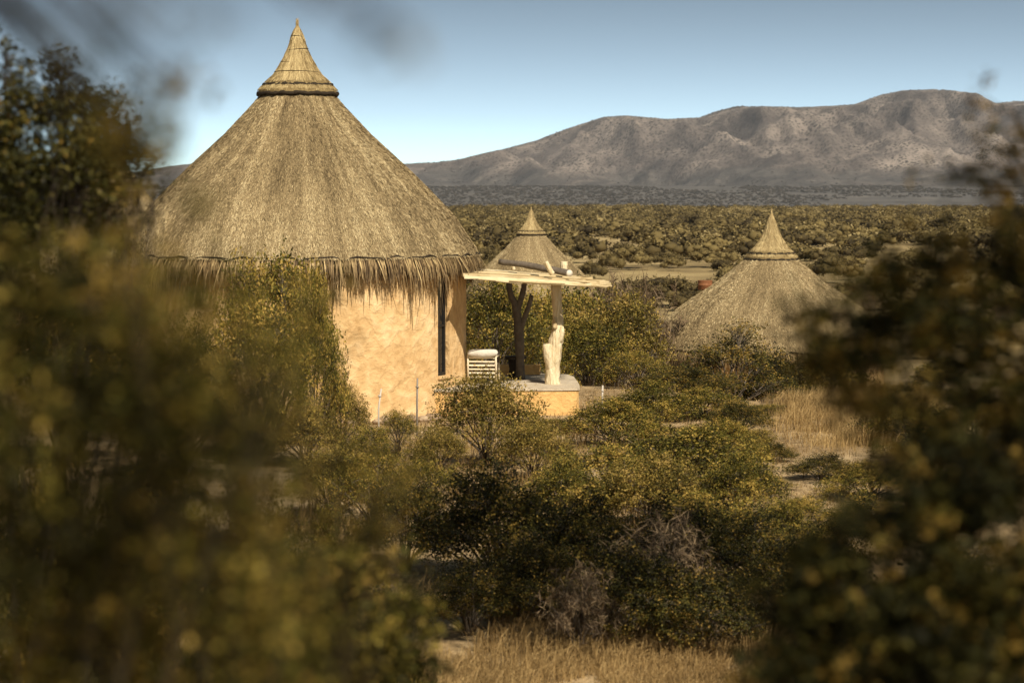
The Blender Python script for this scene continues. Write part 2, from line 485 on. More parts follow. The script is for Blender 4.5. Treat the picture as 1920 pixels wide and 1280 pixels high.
# ------------------------------------------------------------------ terrain
def terrain(x, y):
    x = np.asarray(x, float); y = np.asarray(y, float)
    z = 0.15 + 0 * x
    z = z - 0.35 * sstep(40, 24, y)                                   # a dip below the camera's knoll
    z = z + 3.1 * (1 - sstep(-2, 19, y))
    drop = 1.5 + 2.1 * sstep(-13, 4, x)                               # the slope beyond the huts
    z = z - drop * sstep(56, 78, y - 8 * sstep(2, -6, x) + 6 * sstep(2, 6, x))
    z = z - (4.5 - drop) * sstep(90, 150, y)
    z = z + 0.22 * (fbm(x / 6, y / 6, 4, 3) - 0.5) * sstep(14, 22, y) * (1 - sstep(43, 46, y) * (1 - sstep(56, 60, y)) * sstep(3, 1.5, x) * .8)
    z = z + 0.9 * (fbm(x / 45, y / 45, 3, 8) - 0.5) * sstep(100, 200, y)
    z = z - 26 * sstep(1130, 2100, y) + 46 * sstep(2300, 4700, y)
    return z


def tz(x, y):
    return float(terrain(np.array([x]), np.array([y]))[0])


def stretch_axis(lo_dense, hi_dense, step, lo, hi, g=1.09):
    a = list(np.arange(lo_dense, hi_dense, step))
    s, p = step, a[-1]
    while p < hi:
        s *= g; p += s; a.append(min(p, hi))
    s, p, b = step, a[0], []
    while p > lo:
        s *= g; p -= s; b.append(max(p, lo))
    return np.array(b[::-1] + a)


xs = stretch_axis(-11, 11, 0.28, -4400, 4400)
ys = stretch_axis(14, 70, 0.28, -400, 8600, 1.035)
X, Y = np.meshgrid(xs, ys)
Z = terrain(X, Y)
near = (np.abs(X) < 12) & (Y > 12) & (Y < 75)
Z = Z + np.where(near, 0.05 * (fbm(X * 1.3, Y * 1.3, 3, 21) - 0.5), 0)
mb = MB()
nx, ny = len(xs), len(ys)
i, j = np.meshgrid(np.arange(ny - 1), np.arange(nx - 1), indexing='ij')
mb.add(np.stack([X, Y, Z], -1).reshape(-1, 3), np.stack([i * nx + j, i * nx + j + 1, (i + 1) * nx + j + 1, (i + 1) * nx + j], -1).reshape(-1, 4))
tag(mb.build('ground', ground_mat()), 'sandy bushveld ground running out to the foot of the hills', 'ground', kind='structure')

# hills: ridge heights read along the skyline, real distance 6.4 km
sky_px = [(-900, 330), (-500, 322), (-150, 300), (60, 308), (200, 322), (300, 322), (345, 315), (420, 306), (520, 312), (640, 318), (755, 308), (820, 305), (860, 300), (930, 283), (1000, 265), (1040, 250),
          (1080, 236), (1130, 220), (1170, 217), (1240, 224), (1310, 221), (1345, 208), (1380, 200), (1480, 202), (1560, 199), (1600, 196),
          (1650, 178), (1690, 170), (1750, 168), (1780, 175), (1820, 196), (1836, 199), (1870, 194), (1905, 190), (1950, 196), (2100, 215), (2400, 260), (2800, 330)]
RY = 6400.0
rx = np.array([(p[0] - 960) / FPX * RY for p in sky_px])
rz_ = np.array([4.7 + (360 - p[1]) / FPX * RY for p in sky_px])
hx = np.arange(-2700, 2700, 9.0)
hy = np.concatenate([np.arange(4200, 7000, 12.0), np.arange(7000, 8400, 60.0)])
HX, HY = np.meshgrid(hx, hy)
warp = 160 * (fbm(HX / 700, HY / 900, 3, 40) - 0.5)
ridge = np.interp(HX * RY / np.clip(HY, 6300, 6500), rx, rz_)
t = np.clip((HY - 4350 + 500 * (fbm(HX / 600, HY * 0 + 3, 2, 41) - .5) * sstep(6200, 5200, HY)) / (RY - 4350), 0, 1)
s = 0.10 * t + 0.90 * (t * t * (3 - 2 * t)) ** 1.5
base = 4.0
spur = ridged((HX + warp + 0.22 * (HY - RY)) / 430, HY / 1900 + warp / 600, 4, 50)
fine_ = ridged((HX - 0.5 * warp) / 120, HY / 330, 4, 60)
amp = np.clip(s * (1 - t) * 3.2, 0, 1)
up = np.clip(ridge - base, 5, None)
H = base + up * np.clip(s + (spur - 0.62) * 1.7 * amp, 0, 1.2) + (fine_ - 0.6) * 0.50 * up * np.clip(amp * 1.4, 0, 1)
H += (fbm(HX / 40, HY / 40, 4, 70) - 0.5) * 7 * np.clip(s * 4, 0, 1)
H = np.minimum(H, base + up * 0.995 * np.where(HY < RY, np.clip(HY / RY, .5, 1), 1) + 2.5 * (fbm(HX / 30, HY / 30, 3, 71) - .5))
back = sstep(RY + 50, 8300, HY)
H = H * (1 - back) - 20 * back
H = H - 12 * (1 - sstep(4200, 4420, HY))
mb = MB()
nx, ny = len(hx), len(hy)
i, j = np.meshgrid(np.arange(ny - 1), np.arange(nx - 1), indexing='ij')
mb.add(np.stack([HX, HY, H], -1).reshape(-1, 3), np.stack([i * nx + j, i * nx + j + 1, (i + 1) * nx + j + 1, (i + 1) * nx + j], -1).reshape(-1, 4))
tag(mb.build('hills', hill_mat()), 'bare rocky scrub covered hills rising along the horizon', 'hills', kind='structure')


# ------------------------------------------------------------------ thatched huts
PROF = [(3.79, 3.40), (3.71, 3.56), (3.29, 4.18), (2.75, 4.75), (2.26, 5.23), (1.52, 5.91), (0.98, 6.48), (0.60, 6.93)]   # radius, height of the main roof
_pr = np.array([p[0] for p in PROF[::-1]]); _pz = np.array([p[1] for p in PROF[::-1]])


def straw_layer(mb, n, r0, r1, prof_r, prof_z, length, width, seed, gold=0.0, lift=.22, side=.28):
    """loose straw ends lying down the slope of a round roof"""
    rr = np.random.default_rng(seed)
    r = np.sqrt(rr.random(n) * (r1 ** 2 - r0 ** 2) + r0 ** 2)
    a = rr.random(n) * 2 * math.pi
    z = np.interp(r, prof_r, prof_z)
    dz = (np.interp(r + .02, prof_r, prof_z) - np.interp(r - .02, prof_r, prof_z)) / .04
    er = np.stack([np.sin(a), -np.cos(a), 0 * a], -1)
    et = np.stack([np.cos(a), np.sin(a), 0 * a], -1)
    down = er + np.stack([0 * a, 0 * a, dz], -1)
    down /= np.linalg.norm(down, axis=1)[:, None]
    nrm = np.cross(et, down); nrm *= np.sign(nrm[:, 2])[:, None]
    L = length * (0.5 + rr.random(n)) ; W = width * (0.6 + 0.8 * rr.random(n))
    d = down + et * (rr.normal(0, side, n))[:, None] + nrm * (0.03 + lift * rr.random(n))[:, None]
    p = er * r[:, None] + np.stack([0 * a, 0 * a, z], -1) + nrm * 0.006
    tw = et + nrm * rr.normal(0, .5, n)[:, None]
    v = np.stack([p - tw * W[:, None] / 2, p + tw * W[:, None] / 2, p + d * L[:, None] + tw * W[:, None] * .3, p + d * L[:, None] - tw * W[:, None] * .3], 1)
    aw = (a + math.pi) % (2 * math.pi)
    patch = fbm(aw * 4.0, z * 0.55, 4, seed + 5)
    streak = fbm(aw * 26, z * 0.8, 2, seed + 9)
    tone = 0.54 + 0.85 * (patch - .5) + 0.42 * (streak - .5) + rr.normal(0, .19, n) + gold
    mb.add(v.reshape(-1, 3), np.arange(4 * n).reshape(-1, 4), None, np.clip(tone, 0.02, 1), smooth=False)


CAP_LOW0 = [(0.83, 6.785), (0.80, 6.86), (0.72, 6.93), (0.60, 7.0)]
CAP_TOP0 = [(0.685, 6.955), (0.64, 7.03), (0.50, 7.16), (0.385, 7.34), (0.275, 7.54), (0.19, 7.74), (0.115, 7.98), (0.055, 8.12), (0.02, 8.19)]


def make_hut(label, detail=1.0, window=True, seed=1, prof=None, cap_dz=0.0):
    prof = prof or PROF
    _pr = np.array([p[0] for p in prof[::-1]]); _pz = np.array([p[1] for p in prof[::-1]])
    CAP_LOW = [(a, b + cap_dz) for a, b in CAP_LOW0]; CAP_TOP = [(a, b + cap_dz) for a, b in CAP_TOP0]
    hut = empty('thatched_hut', (0, 0, 0), label, 'hut', 'thatched round huts')
    # wall
    RW, w0, w1, wz0, wz1 = 3.54, R(57.7), R(65.2), 0.95, 2.95
    mb = MB()
    cols = sorted(set(list(np.linspace(0, 2 * math.pi, 181)[:-1]) + ([w0, w1] if window else [])))
    cols = [c for c in cols if not (window and (w0 + .001 < c < w1 - .001))]
    rows = sorted(set(list(np.arange(-1.2, 3.75, 0.13)) + ([wz0, wz1] if window else [])))
    A, Zz = np.meshgrid(np.array(cols), np.array(rows))
    bul = 0.035 * (fbm(A * 5, Zz * 1.5, 3, seed + 30) - .5) + 0.10 * sstep(0.9, -0.3, Zz)
    if window:
        bul = bul * (1 - np.exp(-((A - (w0 + w1) / 2) / .12) ** 2))
    rad = RW + bul
    v = np.stack([rad * np.sin(A), -rad * np.cos(A), Zz], -1)
    nc, nr = len(cols), len(rows)
    q = []
    for i_ in range(nr - 1):
        for k in range(nc):
            k2 = (k + 1) % nc
            if window and abs(cols[k] - w0) < 1e-6 and rows[i_] >= wz0 - 1e-6 and rows[i_ + 1] <= wz1 + 1e-6:
                continue
            q.append([i_ * nc + k, i_ * nc + k2, (i_ + 1) * nc + k2, (i_ + 1) * nc + k])
    mb.add(v.reshape(-1, 3), q)
    if window:   # reveals of the opening
        P = lambda a, r, z: (r * math.sin(a), -r * math.cos(a), z)
        ri = RW - 0.28
        mb.add([P(w0, RW, wz0), P(w0, ri, wz0), P(w0, ri, wz1), P(w0, RW, wz1)], [[0, 1, 2, 3]], smooth=False)
        mb.add([P(w1, RW, wz0), P(w1, ri, wz0), P(w1, ri, wz1), P(w1, RW, wz1)], [[3, 2, 1, 0]], smooth=False)
        mb.add([P(w0, RW, wz0), P(w1, RW, wz0), P(w1, ri, wz0), P(w0, ri, wz0)], [[0, 1, 2, 3]], smooth=False)
        mb.add([P(w0, RW, wz1), P(w1, RW, wz1), P(w1, ri, wz1), P(w0, ri, wz1)], [[3, 2, 1, 0]], smooth=False)
    mb.build('wall', M['plaster'], hut)
    if window:
        win = MB()
        rf = RW - 0.15
        ec = Vector((math.sin((w0 + w1) / 2), -math.cos((w0 + w1) / 2), 0))
        et = Vector((-ec.y, ec.x, 0))
        hw = (w1 - w0) * rf / 2 - .004
        def bar(b, u0, u1, z0, z1, d0=0.0, d1=0.06):
            Mx = Matrix((( et.x, ec.x, 0, ec.x * rf), (et.y, ec.y, 0, ec.y * rf), (0, 0, 1, 0), (0, 0, 0, 1)))
            b.box((u0, d0, z0), (u1, d1, z1), M=Mx)
        bar(win, -hw, -hw + .045, wz0 + .004, wz1 - .004); bar(win, hw - .045, hw, wz0 + .004, wz1 - .004)
        bar(win, -hw + .045, hw - .045, wz0 + .004, wz0 + .07); bar(win, -hw + .045, hw - .045, wz1 - .07, wz1 - .004)
        bar(win, -hw + .045, hw - .045, 1.95, 1.99)
        wo_ = win.build('window', M['frame'], hut)
        g = MB(); bar(g, -hw + .046, hw - .046, wz0 + .07, 1.95, .02, .03); bar(g, -hw + .046, hw - .046, 1.99, wz1 - .07, .02, .03)
        g.build('pane', M['glass'], wo_)
        sl = MB(); bar(sl, -hw - .03, hw + .03, wz0 - .05, wz0 - .002, .0, .19); sl.build('sill', M['plaster'], wo_)
    # roof
    mb = MB()
    zz = np.linspace(0, 1, 60)
    rp_ = np.interp(zz, np.linspace(0, 1, len(prof)), [p[0] for p in prof]); zp_ = np.interp(rp_, _pr, _pz)
    under = [(3.45, 3.46), (3.70, 3.34)]
    mb.lathe(under + list(zip(rp_, zp_)), 240, tone=0.34, jit=0.03, seed=seed)
    straw_layer(mb, int(240000 * detail), 0.70, 3.80, _pr, _pz, 0.062, 0.0085 / detail ** .4, seed, 0.0, .16, .15)
    roof = mb.build('roof', M['thatch'], hut)
    # fringe of reeds below the stitched edge
    n = int(7500 * detail ** .7)
    rr = np.random.default_rng(seed + 3)
    a = rr.random(n) * 2 * math.pi
    layer = rr.random(n)
    r_ = 3.62 + 0.19 * layer
    z_ = 3.40 + 0.02 * (1 - layer) + 0.02 * np.sin(a * 23) * .5
    clump = vnoise(a * 24, a * 0, seed + 4)
    L = (0.26 + 0.30 * clump + 0.22 * rr.random(n) ** 2) * (0.65 + 0.45 * rr.random(n))
    long_ = rr.random(n) < 0.05 + 0.12 * (clump > .62)
    L = np.where(long_, L + 0.2 + 0.32 * rr.random(n), L)
    out = 0.16 + 0.42 * layer + rr.normal(0, .08, n)
    tw = rr.normal(0, .10, n)
    W = (0.011 + 0.012 * rr.random(n)) / detail ** .4
    er = np.stack([np.sin(a), -np.cos(a), 0 * a], -1); et = np.stack([np.cos(a), np.sin(a), 0 * a], -1)
    up = np.array([0, 0, 1.0])
    p0 = er * r_[:, None] + up * z_[:, None]
    d1 = er * out[:, None] - up + et * tw[:, None]; d1 /= np.linalg.norm(d1, axis=1)[:, None]
    d2 = er * (out * .35)[:, None] - up + et * (tw * 1.2)[:, None]; d2 /= np.linalg.norm(d2, axis=1)[:, None]
    p1 = p0 + d1 * (L * .5)[:, None]; p2 = p1 + d2 * (L * .5)[:, None]
    h = et * W[:, None] / 2
    v = np.stack([p0 - h, p0 + h, p1 + h, p1 - h, p2 + h * .3, p2 - h * .3], 1).reshape(-1, 3)
    k = np.arange(n)[:, None] * 6
    q = np.concatenate([k + np.array([[0, 1, 2, 3]]), k + np.array([[3, 2, 4, 5]])], 0)
    tone = np.clip(0.50 + 0.25 * (layer - .5) + rr.normal(0, .22, n) + .3 * (vnoise(a * 60, a * 0 + 2, 9) - .5), 0, 1)
    fb = MB()
    fb.add(v, q, None, np.concatenate([tone, tone * .85]), smooth=False)
    fb.build('fringe', M['reed'], roof)
    st = MB()   # the stitched seam
    pts = []
    for k_ in range(241):
        an = 2 * math.pi * k_ / 240
        wv = 0.018 * math.sin(an * 31 + seed) + 0.014 * math.sin(an * 53)
        pts.append(((3.80 + .015 * math.sin(an * 17)) * math.sin(an), -(3.80 + .015 * math.sin(an * 17)) * math.cos(an), 3.405 + wv))
    st.tube(pts, [0.020] * 241, 5, cap=False, wob=.35, seed=seed)
    st.build('seam', M['binding'], roof)
    # cap in two tiers
    cp = MB()
    lr = np.array([p[0] for p in CAP_LOW]); lz = np.array([p[1] for p in CAP_LOW])
    tr_ = np.array([p[0] for p in CAP_TOP]); tz_ = np.array([p[1] for p in CAP_TOP])
    cp.lathe([(0.62, 6.86 + cap_dz), (0.79, 6.735 + cap_dz)] + CAP_LOW, 96, .42, 0.012, seed)
    cp.lathe([(0.50, 7.0 + cap_dz), (0.645, 6.91 + cap_dz)] + CAP_TOP, 96, .45, 0.010, seed + 1)
    straw_layer(cp, int(5000 * detail ** .6), 0.62, 0.80, lr[::-1], lz[::-1], 0.06, 0.010, seed + 11, .1, .06, .08)
    rs = np.random.default_rng(seed + 20)
    straw_layer(cp, int(9000 * detail ** .6), 0.05, 0.615, tr_[::-1], tz_[::-1], 0.10, 0.009, seed + 12, .1, .05, .07)
    for k_ in range(26):
        aa, q_ = rs.random() * 6.28, rs.random()
        cp.tube([(0.03 * math.sin(aa), 0.03 * math.cos(aa), 8.10 + cap_dz), (0.018 * math.sin(aa) + rs.normal(0, .008), 0.018 * math.cos(aa), 8.20 + cap_dz + .10 * q_),
                 (0.03 * math.sin(aa * 2) + rs.normal(0, .012), 0.02 * math.cos(aa * 2), 8.24 + cap_dz + .10 * q_)], [.008, .006, .003], 4, .3 + .6 * rs.random())
    capo = cp.build('cap', M['thatch_gold'], roof)
    bd = MB()
    for rad, z0 in ((0.825, 6.745), (0.705, 6.925)):  # dark bands along the lips of both tiers
        pts = [((rad + .012 * math.sin(k_ * 1.7)) * math.sin(2 * math.pi * k_ / 90), -(rad + .012 * math.sin(k_ * 1.7)) * math.cos(2 * math.pi * k_ / 90), z0 + cap_dz + .010 * math.sin(k_ * .9)) for k_ in range(91)]
        bd.tube(pts, [0.042 + .008 * math.sin(k_ * 2.3) for k_ in range(91)], 6, cap=False, wob=.2, seed=seed)
    for z0 in (7.20, 7.42, 7.68, 7.95) if detail >= 1 else ():   # binding wires
        z0 += cap_dz
        rad = float(np.interp(z0, tz_, tr_)) + .012
        bd.tube([(rad * math.sin(2 * math.pi * k_ / 40), -rad * math.cos(2 * math.pi * k_ / 40), z0 + .02 * math.sin(2 * math.pi * k_ / 40 + z0 * 9)) for k_ in range(41)], [.006] * 41, 4, cap=False)
    bd.build('cap_bands', M['binding'], roof)
    return hut


HUT = (-4.5, 51.0)
main_hut = make_hut('large round hut with ochre plastered wall, tall thatched cone roof and reed fringe', 1.0, True, 1)
main_hut.location = (HUT[0], HUT[1], 0)
far_hut = make_hut('small distant thatched cone roof just behind the wooden porch roof', 0.32, False, 5)
p = at(996, 389, 165); far_hut.location = (p.x, 165, p.z - 8.28 * 1.2); far_hut.scale = (1.2, 1.2, 1.2)
PROF2 = [(3.82, 3.40), (3.52, 3.90), (3.25, 4.25), (2.94, 4.55), (2.45, 4.90), (1.85, 5.29), (1.25, 5.76), (0.81, 6.13), (0.60, 6.28)]
rt = make_hut('thatched cone roof of a lower hut at right, half hidden by blurred branches', 0.45, False, 8, PROF2, -0.63)
p = at(1446, 486, 76); rt.location = (p.x, 76, p.z - 6.12); rt.rotation_euler.z = 1.1
lf = copy_tree(far_hut); lf.scale = (1, 1, 1)
p = at(214, 256, 78); lf.location = (p.x, 78, p.z - 8.28); lf.rotation_euler.z = 2.3
lf['label'] = 'thatched roof slope peeking out behind the left edge of the big hut'

# ------------------------------------------------------------------ terrace, porch, chair
TZ = 0.70
ter = empty('terrace', (-0.4, 50.6, 0), 'ochre plastered terrace platform with grey floor beside the big hut', 'terrace')
outline = [(-2.3, 48.95), (-1.0, 49.05), (0.0, 49.2), (0.8, 49.27), (1.20, 49.33), (1.32, 49.38), (1.37, 49.50), (1.38, 50.3), (1.36, 51.2), (1.32, 52.4), (1.2, 53.0), (0.8, 53.2), (-2.3, 53.2)]
outline = [(x + .4, y - 50.6) for x, y in outline]


def prism(mb, pts, z0, z1, rows=1):
    n_ = len(pts)
    zs = np.linspace(z0, z1, rows + 1)
    v = [(x, y, z) for z in zs for x, y in pts]
    q = [[r_ * n_ + k, r_ * n_ + (k + 1) % n_, (r_ + 1) * n_ + (k + 1) % n_, (r_ + 1) * n_ + k] for r_ in range(rows) for k in range(n_)]
    mb.add(v, q, smooth=False)
    c = (sum(p_[0] for p_ in pts) / n_, sum(p_[1] for p_ in pts) / n_, z1)
    mb.add([(x, y, z1) for x, y in pts] + [c], None, [[k, (k + 1) % n_, n_] for k in range(n_)])


mb = MB(); prism(mb, outline, -0.6, TZ - 0.05, 6); mb.build('retaining_wall', M['plaster_terrace'], ter)
c0 = (0.0, 0.6)
outl2 = [(c0[0] + (x - c0[0]) * 1.012, c0[1] + (y - c0[1]) * 1.012) for x, y in outline]
mb = MB(); prism(mb, outl2, TZ - 0.05, TZ); mb.build('floor_slab', M['screed'], ter)
mb = MB()
mb.box((-0.55, 2.25, TZ + .002), (1.02, 2.45, TZ + 0.22), jit=.01); mb.build('parapet', M['plaster_terrace'], ter)

porch = empty('porch_shelter', (0.6, 51.0, TZ), 'rustic porch shelter of bleached boards on two crooked tree trunk posts', 'porch')
PO = Vector((0.6, 51.0, TZ))


def loc(px, py, Y_):
    return at(px, py, Y_) - PO


bo = MB()
rr = random.Random(4)
nb = 15
for k in range(nb):
    f = k / (nb - 1)
    Yk = 49.6 + 2.1 * f
    zl = 3.02 + 0.05 * f + rr.uniform(-.012, .012); zr = zl - 0.19
    x0 = -0.90 + rr.uniform(-.08, .1) + .1 * f; x1 = 1.72 - 0.1 * f + rr.uniform(-.25, .16)
    w = 0.068 + rr.uniform(-.012, .012)
    if .15 < f < .48: x0 -= .2  # boards lengthened behind the fringe to shade the wall by the window
    segs = 9
    vs, qs = [], []
    for i_ in range(segs + 1):
        u = i_ / segs
        x = x0 + (x1 - x0) * u
        z = zl + (zr - zl) * (x + .9) / 2.7
        Ys = Yk + .40 * (x - 1.2)
        ya, yb = Ys - w + rr.uniform(-.018, .018), Yk + w + rr.uniform(-.018, .018)
        tk = 0.05 + rr.uniform(-.012, .012)
        vs += [(x, ya, z - tk), (x, yb, z - tk), (x, yb, z + .012 * rr.random()), (x, ya, z + .012 * rr.random())]
    for i_ in range(segs):
        a_, b_ = i_ * 4, i_ * 4 + 4
        for e in range(4):
            qs.append([a_ + e, a_ + (e + 1) % 4, b_ + (e + 1) % 4, b_ + e])
    qs += [[0, 3, 2, 1], [segs * 4, segs * 4 + 1, segs * 4 + 2, segs * 4 + 3]]
    bo.add([(x - PO.x, y - PO.y, z - PO.z) for x, y, z in vs], qs, None, .05 + .85 * rr.random(), smooth=False)
bo.build('roof_boards', M['board'], porch)
mt = MB()   # ragged mat of split sticks under the boards
for k in range(150):
    Yk = 49.4 + 2.4 * rr.random()
    xa = -0.95 + 2.4 * rr.random() ** .8
    ln = 0.6 + 0.9 * rr.random()
    xb = min(xa + ln, 2.10 - rr.random() * .18)
    zf = lambda x: 2.955 - 0.19 * (x + .9) / 2.7 + 0.05 * (Yk - 49.45) / 3.1
    dz = rr.uniform(-.012, .012)
    xm = (xa + xb) / 2
    mt.tube([(x - PO.x, Yk + .40 * (x - 1.2) - PO.y + rr.uniform(-.03, .03), zf(x) - PO.z + dz + rr.uniform(-.01, .01)) for x in (xa, xm, xb)],
            [.012 + .012 * rr.random(), .02, .008 + .012 * rr.random()], 5, .2 + .6 * rr.random(), wob=.3, seed=k)
mt.build('stick_mat', M['board'], porch)


def px_tube(mb, pts, sides=10, tone=.5, wob=.08, seed=0, sub=4):
    """tube through (px, py, Y, radius in photo pixels), smoothed"""
    P = [(loc(a, b, c), d / ppm(c)) for a, b, c, d in pts]
    out, rad = [], []
    for i_ in range(len(P) - 1):
        p0 = P[max(i_ - 1, 0)]; p1 = P[i_]; p2 = P[i_ + 1]; p3 = P[min(i_ + 2, len(P) - 1)]
        for s_ in range(sub):
            t_ = s_ / sub
            c_ = lambda A, B, C, D: 0.5 * (2 * B + (C - A) * t_ + (2 * A - 5 * B + 4 * C - D) * t_ * t_ + (3 * B - A - 3 * C + D) * t_ ** 3)
            out.append(c_(p0[0], p1[0], p2[0], p3[0])); rad.append(c_(p0[1], p1[1], p2[1], p3[1]))
    out.append(P[-1][0]); rad.append(P[-1][1])
    mb.tube(out, rad, sides, tone, True, wob, seed)


fp = MB()
px_tube(fp, [(1036, 723, 50.4, 15), (1036, 700, 50.4, 13.5), (1037, 675, 50.4, 14.5), (1040, 650, 50.4, 14), (1045, 625, 50.4, 13), (1046, 606, 50.4, 10.5), (1044, 570, 50.4, 9.5), (1043, 528, 50.4, 9.5)], 14, .62, .12, 1)
px_tube(fp, [(1033, 690, 50.36, 9), (1029, 672, 50.30, 9), (1026, 656, 50.26, 9), (1025, 645, 50.24, 6.5)], 10, .7, .1, 2)
px_tube(fp, [(1049, 640, 50.34, 6), (1053, 622, 50.30, 6), (1053, 612, 50.30, 3.5)], 8, .7, .1, 3)
px_tube(fp, [(1040, 615, 50.28, 5), (1041, 604, 50.27, 4.5), (1039, 596, 50.27, 2)], 8, .4, .2, 8)
fp.build('post', M['bleached'], porch)
bp_ = MB()
px_tube(bp_, [(976, 712, 51.7, 9), (975, 670, 51.7, 8.5), (973, 630, 51.7, 9), (971, 598, 51.7, 8), (965, 570, 51.7, 6.5), (957, 550, 51.7, 5.5), (953, 522, 51.7, 5)], 10, .35, .1, 4)
px_tube(bp_, [(970, 585, 51.7, 6), (977, 560, 51.7, 5.5), (982, 540, 51.7, 5), (984, 518, 51.7, 4.5)], 8, .35, .1, 5)
px_tube(bp_, [(974, 622, 51.7, 6), (984, 595, 51.65, 5), (991, 575, 51.6, 4.5), (997, 553, 51.6, 4)], 8, .35, .1, 6)
bp_.build('post', M['grey_wood'], porch)
lg = MB()
px_tube(lg, [(937, 491, 50.9, 5.5), (980, 496, 50.6, 6), (1030, 505, 50.3, 6.2), (1066, 512, 50.1, 6.2)], 10, .35, .1, 7)
lgo = lg.build('log', M['grey_wood'], porch)
le = MB()
e0, e1 = loc(1066, 512, 50.1), loc(1068.5, 512.4, 50.06)
le.tube([e0, e1], [6.4 / ppm(50.1), 6.2 / ppm(50.1)], 12, .95); le.build('cut_end', M['pale_metal'], lgo)
for k, (x0_, y0_, x1_, y1_, w_, Y_) in enumerate(((963, 506, 960, 492, 4, 51.0), (1036, 514, 1023, 491, 5, 49.9), (1057, 513, 1058, 490, 7, 50.6), (985, 499, 984, 491, 4, 51.2))):
    sb = MB(); px_tube(sb, [(x0_, y0_, Y_, w_), ((x0_ + x1_) / 2, (y0_ + y1_) / 2, Y_, w_), (x1_, y1_, Y_, w_ * .9)], 8, .6, .1, 20 + k)
    sb.build('beam_stub', M['bleached'], porch)

# slatted chair seen from behind
CY = 50.55
cb = at(905, 718, CY)
chair = empty('slatted_chair', (cb.x, CY, TZ), 'pale wooden slat back chair on the terrace next to the hut wall', 'chair', rz=R(-6))
sw = 0.27
ch = MB()
for k in range(6):
    z = 0.13 + k * 0.080; yb = -0.10 - 0.10 * z
    ch.box((-sw, yb - .012, z), (sw, yb + .008, z + 0.030), tone=.5 + .4 * (k % 2), jit=.003, seed=k)
ch.build('backrest', M['chair_wood'], chair)
for sx in (-1, 1):
    lm = MB(); lm.tube([(sx * (sw + .025), -0.06, 0.0), (sx * (sw + .025), -0.125, 0.4), (sx * (sw + .022), -0.17, 0.66)], [.022, .021, .019], 7, .7)
    lm.build('leg', M['chair_wood'], chair)
    lm = MB(); lm.tube([(sx * (sw + .02), 0.5, 0.0), (sx * (sw + .02), 0.47, 0.40)], [.022, .02], 7, .6); lm.build('leg', M['chair_wood'], chair)
    lm = MB(); lm.box((sx * (sw + .025) - .025, -0.14, .56), (sx * (sw + .025) + .025, 0.5, .585)); lm.build('armrest', M['chair_wood'], chair)
sm = MB()
for k in range(6):
    sm.box((-sw, -0.08 + k * .1, .38), (sw, -0.08 + k * .1 + .075, .40), tone=.6, seed=k)
sm.build('seat', M['chair_wood'], chair)
cu = MB()
U, V_ = 28, 20
vs = []
for i_ in range(U + 1):
    for k in range(V_):
        u = i_ / U * 2 - 1; a = 2 * math.pi * k / V_
        pr = (1 - abs(u) ** 7) ** .4 * (0.9 + .1 * (1 - u * u))
        vs.append((u * (0.315 + .012 * math.sin(a * 2)), math.cos(a) * .085 * pr + .003 * math.sin(u * 9), math.sin(a) * .088 * pr + .018 * u * u + .004 * math.sin(u * 5 + a)))
cu.add(vs, [[i_ * V_ + k, i_ * V_ + (k + 1) % V_, (i_ + 1) * V_ + (k + 1) % V_, (i_ + 1) * V_ + k] for i_ in range(U) for k in range(V_)])
cuo = cu.build('cushion', M['canvas'], None, (cb.x, CY - .18, TZ + .64)); cuo.rotation_euler = (0, 0, R(-6))
tag(cuo, 'grey white canvas cushion lying over the top of the slatted chair', 'cushion')

tp = at(967, 712, 51.9)
tb = empty('side_table', (tp.x, 51.9, TZ), 'low dark wooden table in the shade behind the chair', 'table')
mb = MB(); mb.tube([(0, 0, .42), (0, 0, .48)], [.24, .24], 20, .4); mb.build('tabletop', M['dark_wood'], tb)
mb = MB(); mb.tube([(0, 0, 0), (0, 0, .2), (0, 0, .419)], [.17, .13, .18], 12, .3, wob=.1); mb.build('base', M['dark_wood'], tb)

# rusty drum beside the right roof
dp = at(1322, 545, 95)
dr = empty('steel_drum', (dp.x, 95, dp.z - 3.2), 'rusty brown drum on a post left of the right thatched roof', 'drum')
mb = MB(); mb.lathe([(0.0, 3.24), (.27, 3.24), (.285, 3.26), (.285, 3.42), (.295, 3.43), (.285, 3.44), (.285, 3.58), (.295, 3.6), (.26, 3.61), (0, 3.59)], 28, .6); mb.build('drum', M['rust'], dr)
mb = MB(); mb.tube([(0, 0, -1), (0, 0, 3.24)], [.12, .12], 10, .2); mb.build('post', M['dark_wood'], dr)

# thin fence posts
for px_, y0_, y1_, Yp, r_, mt_, lab in ((782, 708, 800, 45.2, .019, 'metal', 'thin dark metal fence post standing in front of the hut wall'),
                                        (710, 728, 802, 45.0, .017, 'pale_metal', 'thin pale leaning fence post in front of the hut wall'),
                                        (1129, 722, 776, 47.5, .019, 'pale_metal', 'thin pale fence post right of the terrace among bushes')):
    b_ = at(px_, y1_, Yp); h_ = (y1_ - y0_) / ppm(Yp)
    zg = tz(b_.x, Yp)
    mb = MB(); lean = .05 if px_ == 710 else .01
    mb.tube([(0, 0, -.2), (0, 0, (b_.z - zg) + h_ * .5), (lean, 0, b_.z - zg + h_)], [r_, r_, r_ * .9], 6, .5)
    mb.tube([(0, 0, b_.z - zg + h_ * .80), (lean, 0, b_.z - zg + h_ * .83)], [r_ * 1.7, r_ * 1.7], 6, .4)
    tag(mb.build('fence_post', M[mt_], None, (b_.x, Yp, zg)), lab, 'fence post', 'thin fence posts round the hut')


